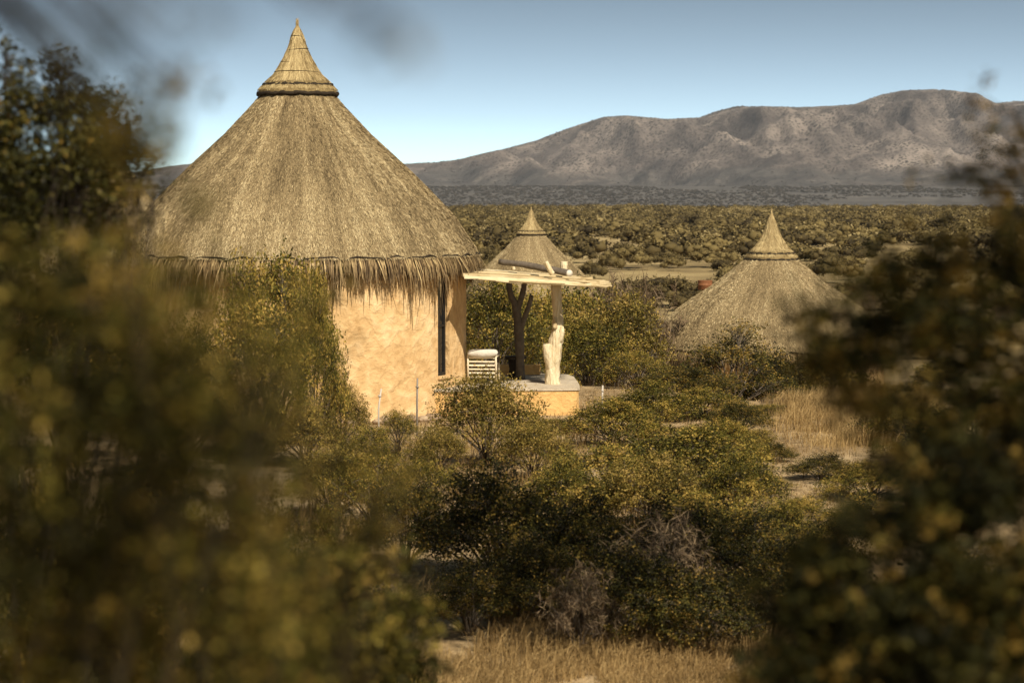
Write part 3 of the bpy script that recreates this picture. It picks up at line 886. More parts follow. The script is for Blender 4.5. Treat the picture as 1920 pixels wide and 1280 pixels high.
# ------------------------------------------------------------------ vegetation
def leaf_cloud(mb, lobes, leaf, cover, seed, cluster_r, per=12, tone0=0.45, tspread=0.16, hollow=0.45, aspect=1.8, upb=0.35, lobe_tone=0.10):
    """leaf clusters filling lobes (cx,cy,cz,rx,ry,rz); returns cluster centres"""
    rr = np.random.default_rng(seed)
    allc = []
    la = leaf * leaf / aspect * .55
    for lb in lobes:
        cx, cy, cz, rx_, ry_, rz2 = lb[:6]
        cv = cover * (lb[6] if len(lb) > 6 else 1.0)
        area = math.pi * math.sqrt(rx_ * ry_) * rz2
        nl = max(per, cv * area / la)
        nc = max(1, int(nl / per))
        d = rr.normal(size=(nc, 3)); d /= np.linalg.norm(d, axis=1)[:, None]
        rad = (hollow + (1 - hollow) * rr.random(nc) ** .6) * (0.8 + 0.35 * vnoise(d[:, 0] * 2.2 + seed, d[:, 1] * 2.2 + d[:, 2] * 2.6, seed + 3))
        c = d * rad[:, None] * np.array([rx_, ry_, rz2]) + np.array([cx, cy, cz])
        allc.append(c)
        ct = tone0 + lobe_tone * rr.normal() + rr.normal(0, tspread, nc)
        sd = d * np.array([1, 1, .8]) + rr.normal(size=(nc, 3)) * .55 + np.array([0, 0, .45])
        sd /= np.linalg.norm(sd, axis=1)[:, None]
        sl = cluster_r * (1.6 + 2.6 * rr.random(nc) ** 2)
        tt = rr.random((nc, per)) - .35
        p = (c[:, None, :] + sd[:, None, :] * (sl[:, None] * tt)[:, :, None]).reshape(-1, 3)
        p = p + rr.normal(size=(nc * per, 3)) * cluster_r * np.array([1, 1, .8]) * (.62 - .3 * np.clip(tt, 0, 1)).reshape(-1, 1)
        m_ = len(p)
        nrm = rr.normal(size=(m_, 3)); nrm[:, 2] = np.abs(nrm[:, 2]) + upb
        nrm /= np.linalg.norm(nrm, axis=1)[:, None]
        u = np.cross(nrm, rr.normal(size=(m_, 3))); u /= np.linalg.norm(u, axis=1)[:, None] + 1e-9
        w = np.cross(nrm, u)
        L = leaf * (0.6 + 0.8 * rr.random(m_))[:, None]; W = L / aspect
        v = np.stack([p - u * L / 2, p + w * W / 2 + u * L * .05 + nrm * L * .06, p + u * L / 2, p - w * W / 2 + u * L * .05 + nrm * L * .06], 1)
        tone = np.clip(np.repeat(ct, per) + rr.normal(0, .12, m_), 0, 1)
        mb.add(v.reshape(-1, 3), np.arange(4 * m_).reshape(-1, 4), None, tone, smooth=False)
    return allc


def stems(mb, base, lobes, clusters, r0, seed, twigs=14, tone=.4, fork=0.25):
    """tapering limbs from the base into every lobe and twigs to its clusters"""
    rr = random.Random(seed)
    base = Vector(base)
    for lb, cl in zip(lobes, clusters):
        c = Vector(lb[:3])
        h = (c - base)
        b0 = base + Vector((rr.uniform(-1, 1) * r0 * 2, rr.uniform(-1, 1) * r0 * 2, -0.15))
        m1 = base + Vector((h.x * fork + rr.uniform(-.06, .06) * h.length, h.y * fork + rr.uniform(-.06, .06) * h.length, h.z * .45))
        m2 = base + Vector((h.x * .7 + rr.uniform(-.05, .05) * h.length, h.y * .7, h.z * .78))
        mb.tube([b0, m1, m2, c], [r0, r0 * .75, r0 * .5, r0 * .28], 6, tone, wob=.12, seed=seed)
        idx = list(range(len(cl))); rr.shuffle(idx)
        for k in idx[:twigs]:
            e = Vector(cl[k])
            s_ = m2.lerp(c, rr.random())
            mid = s_.lerp(e, .5) + Vector((rr.uniform(-1, 1), rr.uniform(-1, 1), rr.uniform(-.4, 1))) * (e - s_).length * .14
            mb.tube([s_, mid, e], [r0 * .26, r0 * .17, r0 * .07], 4, tone + rr.uniform(-.15, .3), cap=False)


def dome_lobes(seed, n, w=1.5, h=2.0, low=.25, dense=1.0):
    rr = random.Random(seed)
    out = []
    for k in range(n):
        a = 2 * math.pi * (k + rr.random() * .7) / n * (1 if n < 6 else 2.618)
        f = math.sqrt((k + .5) / n)
        r_ = w * .68 * f
        z_ = h * (low + (1 - low) * (1 - .75 * f * f)) * rr.uniform(.72, .92)
        s_ = w * rr.uniform(.17, .38)
        out.append((math.cos(a) * r_, math.sin(a) * r_, z_, s_, s_, s_ * rr.uniform(.6, .85), dense))
    return out


# mid-distance bushes: five shapes, each copied where the photograph shows one; unit bush 3 m wide, 2 m high
def bush_proto(kind, seed, n=11, leaf=.055, cover=1.5, cr=.085, mat='leaf', tone0=.45, tw=16, h=2.0, low=.22, r0=.028, hollow=.4, ts=.16, aspect=1.8):
    lobes = dome_lobes(seed, n, 1.5, h, low)
    f = MB(); cl = leaf_cloud(f, lobes, leaf, cover, seed, cr, 14, tone0, ts, hollow, aspect, lobe_tone=.13)
    s_ = MB(); stems(s_, (0, 0, 0), lobes, cl, r0, seed, tw)
    fv = np.concatenate(f.v)
    return f.mesh('foliage', M[mat]), s_.mesh('stems', M['twig']), float(np.percentile(fv[:, 2], 99.5)), float(np.percentile(np.abs(fv[:, :2]), 98)) * 2


PROTO = {
    'round': bush_proto('round', 101, 22, leaf=.050, cover=1.7, cr=.085, ts=.34, hollow=.2, tw=8),
    'loose': bush_proto('loose', 102, 19, leaf=.050, cover=1.2, cr=.09, tone0=.52, ts=.34, hollow=.15, tw=14),
    'gold': bush_proto('gold', 103, 22, leaf=.052, cover=1.5, cr=.09, mat='leaf_gold', tone0=.50, ts=.34, hollow=.2, tw=10),
    'dark': bush_proto('dark', 104, 22, leaf=.050, cover=1.5, cr=.09, mat='leaf_dark', tone0=.50, ts=.36, hollow=.2, tw=12),
    'grey': bush_proto('grey', 105, 18, leaf=.26, cover=.8, cr=.10, mat='leaf_grey', tw=24, h=1.9, r0=.020, aspect=16, hollow=.1, ts=.25),
    'upright': bush_proto('upright', 106, 22, leaf=.05, cover=1.2, cr=.095, mat='leaf_dark', h=3.4, low=.12, tw=18, tone0=.5, ts=.34, hollow=.15),
}


def bush(kind, px_, top, width_px, Yb, label, group=None, name='bush', tall=None, rz=None, base=None):
    x = (px_ - 960) / FPX * Yb
    zg = tz(x, Yb) - .05
    ztop = at(px_, top, Yb).z
    proto_h, proto_w = PROTO[kind][2:4]
    if base is not None:
        zg = min(zg, at(px_, base, Yb).z)
    hs = max(.2, (ztop - zg)) / proto_h
    ws = width_px / ppm(Yb) / proto_w
    o = empty(name, (x, Yb, zg), label, 'bush' if name != 'tree' else 'tree', group, rz if rz is not None else rng.random() * 6.28)
    for nm, me in (('foliage', PROTO[kind][0]), ('stems', PROTO[kind][1])):
        c = bpy.data.objects.new(nm, me); col.objects.link(c); c.parent = o
        c.scale = (ws, ws, hs)
    return o


G_B = 'bushes around the huts'
MID = [
    # kind, px, top, width, Y, label
    ('round', 930, 522, 190, 62, 'dark green bush behind the terrace, between the hut wall and the front porch post'),
    ('loose', 1040, 545, 170, 66, 'olive bush seen behind the front porch post'),
    ('gold', 1150, 550, 210, 61, 'big rounded sunlit olive bush right of the porch posts'),
    ('round', 1105, 600, 170, 57.5, 'dark green bush just right of the terrace edge'),
    ('grey', 1215, 528, 150, 74, 'grey leafless bush above the sunlit bush, left of the right roof'),
    ('grey', 1150, 520, 130, 84, 'grey leafless bush under the tip of the porch roof'),
    ('loose', 1195, 660, 120, 56, 'loose olive bush at the left foot of the right roof'),
    ('upright', 1372, 606, 230, 58, 'dark upright bush in front of the right thatched roof'),
    ('dark', 1285, 690, 190, 55, 'dark bush at the lower left edge of the right roof'),
    ('dark', 1460, 655, 200, 60, 'dark spreading bush under the eaves of the right roof'),
    ('dark', 1550, 722, 210, 57, 'dark bush above the dry grass bank at right'),
    ('grey', 1620, 720, 190, 62, 'grey twiggy bush behind the dry grass bank at right'),
    ('dark', 1740, 720, 260, 56, 'dark bush on the right behind the blurred branches'),
    ('gold', 912, 697, 200, 40, 'bush with pale yellowish leaves in front of the terrace'),
    ('gold', 1000, 790, 150, 38, 'low yellowish bush below the terrace wall'),
    ('round', 1150, 745, 200, 43, 'green bush right of the terrace beside the pale post'),
    ('round', 1225, 715, 180, 46, 'green bush between the terrace and the right roof'),
    ('round', 1290, 800, 300, 36, 'wide green bush in the centre right of the thicket'),
    ('loose', 1130, 830, 220, 35, 'loose olive bush in the middle of the thicket'),
    ('round', 1390, 850, 180, 34, 'green bush left of the bare sandy bank'),
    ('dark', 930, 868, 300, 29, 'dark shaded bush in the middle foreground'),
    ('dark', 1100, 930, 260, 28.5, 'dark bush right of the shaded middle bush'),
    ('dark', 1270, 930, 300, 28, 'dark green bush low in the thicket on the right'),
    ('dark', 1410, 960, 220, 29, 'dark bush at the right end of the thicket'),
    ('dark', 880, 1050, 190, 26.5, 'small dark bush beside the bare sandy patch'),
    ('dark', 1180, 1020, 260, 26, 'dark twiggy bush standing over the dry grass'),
    ('dark', 1330, 1060, 220, 25.5, 'low dark bush above the grass at lower right'),
    ('loose', 515, 478, 220, 44, 'tall olive bush growing against the left side of the hut wall'),
    ('round', 590, 500, 105, 42.5, 'green bush before the hut wall under the reed fringe'),
    ('loose', 470, 560, 240, 40, 'loose olive bush left of the hut wall'),
    ('gold', 640, 715, 95, 43, 'small pale bush at the foot of the hut wall'),
    ('loose', 745, 768, 80, 42, 'tiny bush between the two thin posts'),
    ('gold', 570, 760, 140, 40, 'low pale bush left of the small bush at the wall foot'),
    ('upright', 235, 352, 110, 47, 'upright dark bush at the left edge of the big thatched roof'),
    ('dark', 120, 500, 300, 40, 'dark bush on the far left behind the blurred leaves'),
    ('loose', 800, 860, 150, 35, 'olive bush left of the yellowish bush in front of the terrace'),
    ('round', 1050, 785, 120, 46, 'small green bush at the right end of the terrace wall'),
    ('round', 1060, 860, 190, 33, 'olive green bush above the dark bushes in the middle'),
    ('gold', 1220, 850, 200, 33, 'yellowish leaved bush in the centre of the thicket'),
    ('loose', 1330, 920, 200, 31, 'loose olive bush at the right of the thicket below the round bush'),
    ('dark', 1010, 1000, 190, 27, 'dark bush behind the dry grass left of centre'),
    ('grey', 1090, 1060, 150, 25.3, 'grey leafless bush standing in the dry grass'),
    ('grey', 1250, 960, 220, 27, 'dry grey twiggy bush within the dark thicket'),
    ('loose', 700, 850, 170, 33, 'low loose bush left of the middle thicket'),
    ('gold', 620, 830, 170, 34, 'pale bush below the hut wall behind the blur'),
    ('dark', 1480, 1010, 200, 27, 'dark bush beneath the sandy bank'),
    ('round', 1320, 728, 190, 49, 'green bush at the foot of the dark upright bush'),
    ('loose', 1430, 770, 120, 50, 'loose bush left of the dry grass bank'),
    ('round', 980, 560, 200, 70, 'round bush far behind the terrace below the small roof'),
    ('loose', 1070, 540, 220, 74, 'olive bush below the small far roof behind the porch'),
    ('dark', 1390, 750, 120, 46, 'dark green bush between the upright bush and the sandy bank'),
    ('round', 1360, 785, 150, 40, 'rounded green bush touching the left side of the sandy bank'),
    ('dark', 1710, 740, 190, 44, 'dark bush closing the right end of the dry grass bank'),
    ('dark', 1840, 740, 220, 43, 'dark bush at the far right behind the blurred tree'),
    ('dark', 1650, 930, 200, 33, 'dark bush low behind the blurred branches at right'),
    ('dark', 1800, 930, 240, 34, 'dark bush lowest at the far right behind the blur'),
    ('loose', 1430, 890, 120, 37, 'loose olive bush at the foot of the bare sandy bank'),
    ('dark', 1760, 800, 220, 38, 'dark bush in the middle of the far right scrub'),
    ('dark', 1900, 810, 200, 36, 'dark bush at the right edge behind the tree trunk'),
    ('dark', 1560, 990, 230, 26, 'dark bush right of the thicket, behind the lower right blur'),
    ('dark', 1780, 1010, 300, 24, 'broad dark bush low at the right behind the blur'),
    ('dark', 1680, 1130, 340, 19, 'broad dark bush near the bottom right'),
    ('dark', 60, 850, 330, 20, 'dark bush low on the far left behind the blurred bush'),
    ('dark', 300, 840, 280, 22, 'dark bush behind the blurred bush, below the left roof edge'),
    ('dark', 480, 900, 240, 24, 'dark bush left of centre behind the golden blur'),
    ('round', 620, 960, 200, 25, 'olive bush left of the shaded thicket'),
    ('dark', 180, 1010, 400, 15, 'broad dark bush at the lower left'),
    ('dark', 480, 1060, 320, 17, 'dark bush at the bottom left behind the blur'),
    ('dark', 700, 1120, 200, 20, 'dark bush left of the bottom grass'),
    ('dark', 1570, 650, 210, 63, 'dark bush hiding the wall under the right roof'),
    ('loose', 1300, 800, 130, 44, 'loose olive bush behind the wide green thicket bush'),
    ('gold', 1405, 800, 110, 43, 'pale leaved bush left of the sandy bank'),
    ('dark', 1450, 830, 90, 41, 'small dark bush on the lip of the sandy bank'),
    ('round', 1470, 940, 170, 31, 'green bush below the sandy bank, right of the thicket'),
    ('gold', 820, 800, 120, 39, 'pale low bush left of the yellowish bush before the terrace'),
    ('loose', 690, 800, 110, 38, 'loose low bush in front of the pale leaning post'),
    ('dark', 760, 900, 170, 30, 'dark bush at the left end of the shaded thicket'),
    ('dark', 1545, 850, 130, 38, 'small dark bush growing at the right edge of the bare sandy bank'),
    ('loose', 1500, 930, 150, 33, 'loose olive bush below the bare sandy bank'),
    ('round', 1640, 865, 180, 36, 'green bush under the dry grass bank behind the blurred branches'),
    ('grey', 1480, 770, 110, 52, 'dry twiggy bush on top of the sandy bank'),
    ('dark', 340, 600, 220, 38, 'dark bush under the left slope of the big roof'),
]
for kd, px_, top, wd, Yb, lab in MID:
    bush(kd, px_, top, wd, Yb, lab, G_B)


def px_lobes(spec, O):
    out = []
    for s_ in spec:
        px_, py_, rx_, ry_, Yl = s_[:5]
        k = 1 / ppm(Yl)
        p_ = at(px_, py_, Yl) - O
        out.append((p_.x, p_.y, p_.z, rx_ * k, max(rx_, ry_) * k * .9, ry_ * k, s_[5] if len(s_) > 5 else 1.0))
    return out


def near_plant(name, cat, label, base_xy, yk, spec, leaf, cover, mat, seed, cr=.03, tone0=.45, r0=.02, ts=.18, tw=12, extra=(), twig=.4, per=10, lt=.10):
    O = Vector((base_xy[0], base_xy[1], tz(*base_xy) - .03))
    spec = [(q_[0], q_[1], q_[2], q_[3], q_[4] * yk, *q_[5:]) for q_ in spec]
    lobes = px_lobes(spec, O) + [(*(Vector(e[:3]) - O), *e[3:]) for e in extra]
    o = empty(name, O, label, cat)
    f = MB(); cl = leaf_cloud(f, lobes, leaf, cover, seed, cr, per, tone0, ts, .1, lobe_tone=lt)
    f.build('foliage' if name == 'bush' else 'crown', M[mat], o)
    return o, O, lobes, cl


# left: slender tree behind the blur
spec = [(70, 330, 110, 90, 22), (20, 230, 80, 90, 22), (110, 200, 70, 60, 22), (110, 130, 36, 34, 22, .8), (170, 290, 80, 60, 21.6), (215, 350, 60, 45, 21.6, .8), (30, 140, 34, 40, 22.2, .6),
        (12, 95, 20, 34, 22, .35), (160, 200, 40, 30, 21.8, .6), (20, 400, 110, 80, 22), (160, 420, 110, 70, 22), (260, 300, 45, 25, 21.5, .5), (290, 345, 40, 20, 21.5, .35), (-120, 300, 120, 130, 22), (-60, 480, 140, 100, 22), (200, 262, 62, 62, 21.8), (180, 200, 50, 45, 21.8, .7)]
o, O, lobes, cl = near_plant('tree', 'tree', 'dark twiggy tree against the sky at the upper left', ((40 - 960) / FPX * 11, 11), .5, spec, .024, 4.6, 'leaf_dark', 210, cr=.036, tone0=.34)
s_ = MB(); stems(s_, (0, 0, 0), lobes, cl, .014, 210, 30, .3); s_.build('trunk', M['dark_twig'], o)

# left: blurred bushes close to the camera
spec = [(110, 560, 190, 110, 5.4), (330, 600, 150, 90, 5.0, .8), (430, 520, 60, 50, 4.6, .7), (90, 760, 200, 150, 5.2), (330, 790, 180, 140, 5.0), (80, 1000, 220, 170, 5.2), (360, 1010, 190, 150, 5.2),
        (120, 1200, 240, 160, 5.4), (420, 1210, 200, 130, 5.4), (240, 470, 90, 50, 4.8, .6), (-120, 800, 200, 300, 5.4), (510, 680, 80, 90, 4.8, .55), (100, 1450, 300, 200, 5.4), (480, 1450, 250, 200, 5.4), (230, 700, 160, 110, 5.6), (200, 880, 220, 150, 5.7), (260, 1100, 240, 160, 5.8), (20, 640, 130, 130, 5.6), (460, 820, 110, 110, 5.5, .8), (500, 1080, 100, 120, 5.6, .8), (20, 480, 110, 60, 5.4, .8)]
o, O, lobes, cl = near_plant('bush', 'bush', 'big olive bush blurred close to the camera on the left', (-.56, 3.4), .65, spec, .017, 2.8, 'leaf', 220, cr=.038, tone0=.33, ts=.34, per=24, lt=.18)
s_ = MB(); stems(s_, (0, 0, 0), lobes, cl, .003, 220, 14); s_.build('stems', M['dark_twig'], o)

spec = [(560, 560, 110, 45, 7.0, .5), (470, 640, 110, 80, 7.4, .8), (600, 640, 60, 70, 7.0, .5), (540, 740, 90, 70, 7.4, .7), (560, 880, 120, 80, 7.4, .8), (690, 900, 110, 65, 7.2, .6), (640, 980, 120, 70, 7.4, .8), (760, 930, 50, 40, 7.2, .35),
        (480, 960, 130, 120, 7.6), (600, 1200, 150, 160, 7.6), (420, 1300, 200, 200, 7.6), (380, 760, 150, 110, 7.6), (330, 560, 120, 60, 7.6, .7), (620, 1080, 110, 90, 7.6, .7), (720, 1010, 60, 50, 7.4, .5)]
o, O, lobes, cl = near_plant('bush', 'bush', 'golden blurred bush reaching across the left edge of the hut wall', (-.38, 4.6), .62, spec, .017, 1.5, 'leaf_gold', 230, cr=.036, tone0=.36, ts=.34, per=22, lt=.15)
s_ = MB(); stems(s_, (0, 0, 0), lobes, cl, .003, 230, 12); s_.build('stems', M['dark_twig'], o)

spec = [(640, 1080, 120, 80, 10, .9), (740, 1130, 80, 70, 10, .7), (700, 1220, 120, 90, 10), (560, 1230, 140, 100, 10), (800, 1230, 60, 60, 10, .8), (600, 1360, 220, 120, 10)]
o, O, lobes, cl = near_plant('bush', 'bush', 'dark olive blurred bush at the bottom left of centre', (-.42, 6.6), .66, spec, .025, 3.6, 'leaf', 240, cr=.04, tone0=.36, ts=.34, per=22, lt=.15)
s_ = MB(); stems(s_, (0, 0, 0), lobes, cl, .0035, 240, 12); s_.build('stems', M['dark_twig'], o)

# tree standing left of the frame, twigs hanging in front of the sky
spec = [(330, 168, 60, 22, 3.4, .75), (215, 205, 70, 30, 3.4, .6), (250, 275, 110, 45, 3.5, .6), (345, 258, 40, 15, 3.4, .35), (390, 400, 60, 40, 3.6, .3), (120, 60, 90, 26, 2.6, .18), (300, 28, 80, 15, 2.3, .9), (400, 40, 55, 14, 2.3, .9),
        (580, 4, 26, 12, 2.2, .6), (770, 78, 50, 16, 2.1, .65), (720, 70, 40, 10, 2.1, .2), (60, 4, 34, 16, 2.4, .6), (330, 110, 160, 30, 2.6, .12), (200, 120, 60, 50, 2.6, .12)]
extra = [(-1.6, 1.4, 5.7, .4, .4, .25, .25), (-1.2, 1.1, 5.9, .4, .4, .25, .25), (-1.9, 1.9, 5.8, .5, .5, .3, .25)]
o, O, lobes, cl = near_plant('tree', 'tree', 'out of focus tree whose twigs hang before the sky at the top left', (-1.6, 1.7), .56, spec, .012, 5.0, 'leaf_dark', 250, cr=.010, tone0=.62, extra=extra)
lg_ = px_lobes([(335, 166, 50, 22, 2.7, 1.3), (215, 205, 60, 28, 2.8, 1.0), (270, 285, 80, 36, 2.9, .9), (370, 185, 26, 12, 2.6, .8)], O)  # gold leaf colour stands in for sunlight on these clusters
for k, lb in enumerate(lg_):
    f = MB(); leaf_cloud(f, [lb], .016, 2.4, 255 + k, .016, 12, .55, .25, .1); f.build('leaf_cluster', M['leaf_gold'], o)

s_ = MB()
s_.tube([(0, 0, -.2), (.05, .0, 1.2), (.0, -.05, 2.4), (.1, -.1, 3.4)], [.10, .085, .07, .04], 9, .3, wob=.1, seed=3)
fk = Vector((.08, -.1, 3.1))
rr = random.Random(9)
for lb, c_ in zip(lobes, cl):
    e = Vector(lb[:3])
    mid = fk.lerp(e, .5) + Vector((0, 0, .12))
    s_.tube([fk, mid, e], [.010, .0045, .0016], 5, .3)
    for k in range(min(5, len(c_))):
        s_.tube([mid.lerp(e, .8), Vector(c_[k])], [.002, .001], 4, .3, cap=False)
s_.build('trunk', M['dark_twig'], o)

# right: tree with its trunk on the frame's edge
TX, TY = at(1935, 900, 5.9).x, 5.9
spec = [(1520, 605, 55, 40, 6.8, .8), (1595, 545, 65, 42, 6.8, .9), (1670, 495, 75, 48, 6.9, .9), (1545, 640, 70, 45, 6.7, .9), (1465, 600, 26, 20, 6.8, .5), (1760, 500, 80, 70, 7.0), (1870, 520, 90, 110, 7.2), (1590, 670, 95, 60, 6.7, 1.0), (1500, 690, 55, 40, 6.7, .7), (1640, 600, 90, 60, 6.8, 1.0), (1690, 640, 110, 70, 6.9), (1820, 680, 110, 100, 7.1),
        (1640, 760, 80, 50, 6.8, .8), (1760, 800, 100, 80, 6.9), (1890, 820, 80, 130, 7.2), (1830, 310, 34, 50, 6.8, .4), (1880, 290, 44, 70, 7.0, .5), (1775, 340, 24, 40, 6.8, .3), (1870, 400, 70, 50, 7.0, .7), (1850, 200, 16, 26, 6.9, .12),
        (1690, 860, 90, 60, 6.8), (1800, 910, 100, 80, 6.9), (1620, 740, 90, 50, 6.8, .8), (1750, 600, 100, 80, 7.0), (2020, 500, 120, 200, 7.2), (2000, 800, 130, 200, 7.4), (1620, 870, 30, 40, 6.6, .5)]
extra = [(0.4, .7, 7.4, .7, .7, .35, .8), (1.0, 1.2, 7.3, .7, .7, .35, .7), (0.7, -.2, 7.5, .7, .7, .35, .7), (1.7, 2.0, 7.4, .9, .9, .45, 1.0), (2.4, 2.7, 7.6, 1.0, 1.0, .5, 1.0), (3.2, 2.0, 7.6, 1.0, 1.0, .5, 1.0), (2.2, 3.6, 7.3, .9, 1.0, .45, 1.0), (1.8, .8, 7.7, .9, .9, .45, .9), (3.0, .6, 7.9, 1.0, 1.0, .5, .8)]  # crown above the frame, added unseen to shade the near foliage
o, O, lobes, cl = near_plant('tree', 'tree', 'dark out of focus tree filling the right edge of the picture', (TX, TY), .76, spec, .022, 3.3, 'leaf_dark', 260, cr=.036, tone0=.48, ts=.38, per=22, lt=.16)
f = MB(); lob2 = [(*(Vector(e[:3]) - O), *e[3:]) for e in extra]
cl2 = leaf_cloud(f, lob2, .05, 1.5, 261, .08, 14, .45, .15, .2); f.build('shade_crown', M['leaf_dark'], o)
s_ = MB()
s_.tube([(.02, 0, -.3), (.01, 0, .6), (.0, 0, 1.5), (.03, -.1, 2.4), (.15, -1.2, 3.6), (.3, -3.2, 4.7)], [.05, .042, .036, .033, .03, .022], 10, .15, wob=.1, seed=5)
for lb, c_ in zip(lobes, cl):
    e = Vector(lb[:3]); st_ = Vector((.0, 0, max(.3, e.z - .1)))
    mid = st_.lerp(e, .5) + Vector((0, 0, .05))
    s_.tube([st_, mid, e], [.009, .006, .003], 6, .2)
    for k in range(min(10, len(c_))):
        s_.tube([mid.lerp(e, .3 + .06 * k), Vector(c_[k])], [.002, .001], 4, .25, cap=False)
for lb in lob2:
    e = Vector(lb[:3]); st_ = Vector((.25, -2.8, 4.4))
    s_.tube([st_, st_.lerp(e, .5) + Vector((0, 0, .2)), e], [.035, .025, .012], 6, .2)
s_.build('trunk', M['dark_twig'], o)

O2 = Vector((6.0, 19.0, tz(6.0, 19.0)))  # unseen tree, added to throw shade across the thicket
shade = empty('tree', O2, 'unseen tall dark tree added outside the right edge to shade the thicket', 'tree')
lob = [(-3.2, .6, 9.0, 1.5, 1.5, .9), (-2.0, 2.2, 9.4, 1.6, 1.5, .9), (-1.8, -.8, 9.2, 1.5, 1.5, .9), (-.4, 1.0, 9.8, 1.7, 1.7, 1.0), (1.2, 0, 9.2, 1.7, 1.7, .9), (-4.2, -.6, 8.7, 1.2, 1.2, .7), (-3.6, 2.2, 8.8, 1.2, 1.3, .7)]
f = MB(); cl = leaf_cloud(f, lob, .09, 1.7, 281, .15, 12, .45, .15, .2); f.build('crown', M['leaf_dark'], shade)
s_ = MB(); s_.tube([(0, 0, -.3), (.1, 0, 3), (0, .2, 6)], [.22, .19, .16], 10, .3, wob=.1); stems(s_, (0, .2, 5.6), lob, cl, .09, 281, 10); s_.build('trunk', M['dark_twig'], shade)

spec = [(1480, 1130, 90, 70, 6.0, .8), (1580, 1060, 110, 80, 6.0), (1700, 980, 110, 80, 6.1), (1820, 960, 110, 110, 6.2), (1600, 1180, 160, 90, 6.0, 1.4), (1780, 1120, 160, 120, 6.1, 1.4), (1500, 1260, 140, 80, 6.0, 1.4), (1720, 1270, 190, 100, 6.0, 1.6), (1880, 1220, 120, 140, 6.2, 1.6),
        (1600, 980, 40, 40, 6.0, .5), (1560, 1000, 40, 30, 6.0, .4), (1550, 1420, 260, 150, 6.0, 1.4), (1850, 1420, 260, 160, 6.2, 1.4), (1960, 1050, 120, 200, 6.3)]
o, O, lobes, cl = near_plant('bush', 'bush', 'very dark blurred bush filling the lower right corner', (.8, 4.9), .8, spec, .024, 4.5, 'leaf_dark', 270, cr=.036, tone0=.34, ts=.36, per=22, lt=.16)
s_ = MB(); stems(s_, (0, 0, 0), lobes, cl, .003, 270, 12, .2); s_.build('stems', M['dark_twig'], o)

# ---- scrub on the plain
def scrub_mesh(seed, leaf, cover, n=7, h=2.0, w=2.4):
    lobes = dome_lobes(seed, n, w, h, .3)
    lobes = [(a, b, c, d * 1.15, e * 1.15, f_ * .95, g) for a, b, c, d, e, f_, g in lobes]
    f = MB(); leaf_cloud(f, lobes, leaf, cover, seed, leaf * 1.0, 8, .45, .16, .6, 1.3, .5, .12)
    rs = np.random.default_rng(seed)
    for lb in lobes:       # the closed inner crown under the outer leaves
        U, V_ = 6, 9
        th, ph = np.meshgrid(np.linspace(0.02, math.pi - .02, U + 1), 2 * math.pi * np.arange(V_) / V_, indexing='ij')
        k_ = .72 + .2 * rs.random(th.shape)
        v = np.stack([lb[0] + lb[3] * k_ * np.sin(th) * np.cos(ph), lb[1] + lb[4] * k_ * np.sin(th) * np.sin(ph), lb[2] + lb[5] * k_ * np.cos(th)], -1)
        i_, j_ = np.meshgrid(np.arange(U), np.arange(V_), indexing='ij')
        f.add(v.reshape(-1, 3), np.stack([i_ * V_ + j_, (i_ + 1) * V_ + j_, (i_ + 1) * V_ + (j_ + 1) % V_, i_ * V_ + (j_ + 1) % V_], -1).reshape(-1, 4), None, .40 + .1 * rs.normal(), smooth=True)
    return f.mesh('scrub', M['plain_leaf'])


near_scrub = [scrub_mesh(300 + k, .15, 2.8, 9, 1.9 + .25 * k) for k in range(4)]
far_scrub = [scrub_mesh(320 + k, .30, 2.2, 7, 1.35 + .2 * k, 2.5) for k in range(4)]
rg = np.random.default_rng(33)
pts = []
yy = 85 + (1150 - 85) * np.sqrt(rg.random(26000) * (1 - .0055) + .0055)
xx = (rg.random(26000) - .5) * 2 * (0.235 * yy + 4)
dens = fbm(xx / 22, yy / 40, 3, 81)
keep = rg.random(26000) < np.clip((dens - .30) * 2.6, .06, 1) * np.where(yy > 520, .72, .60)
keep &= ~((((xx - 16.5) / 6.0) ** 2 + ((yy - 415) / 48) ** 2) < 1)
keep &= ~((np.abs(xx / yy - .0395 + .003 * np.sin(yy / 9)) < .0066) & (yy > 325) & (yy < 472))
keep &= ~((np.abs(xx / yy - .054 + .003 * np.sin(yy / 5)) < .005) & (yy > 222) & (yy < 258))
for hx_, hy_ in ((far_hut.location.x, 165), (rt.location.x, 76), (lf.location.x, 78)):
    keep &= ((xx - hx_) ** 2 + (yy - hy_) ** 2) > 36
xx, yy = xx[keep], yy[keep]
o_ = np.argsort(yy); xx, yy = xx[o_], yy[o_]
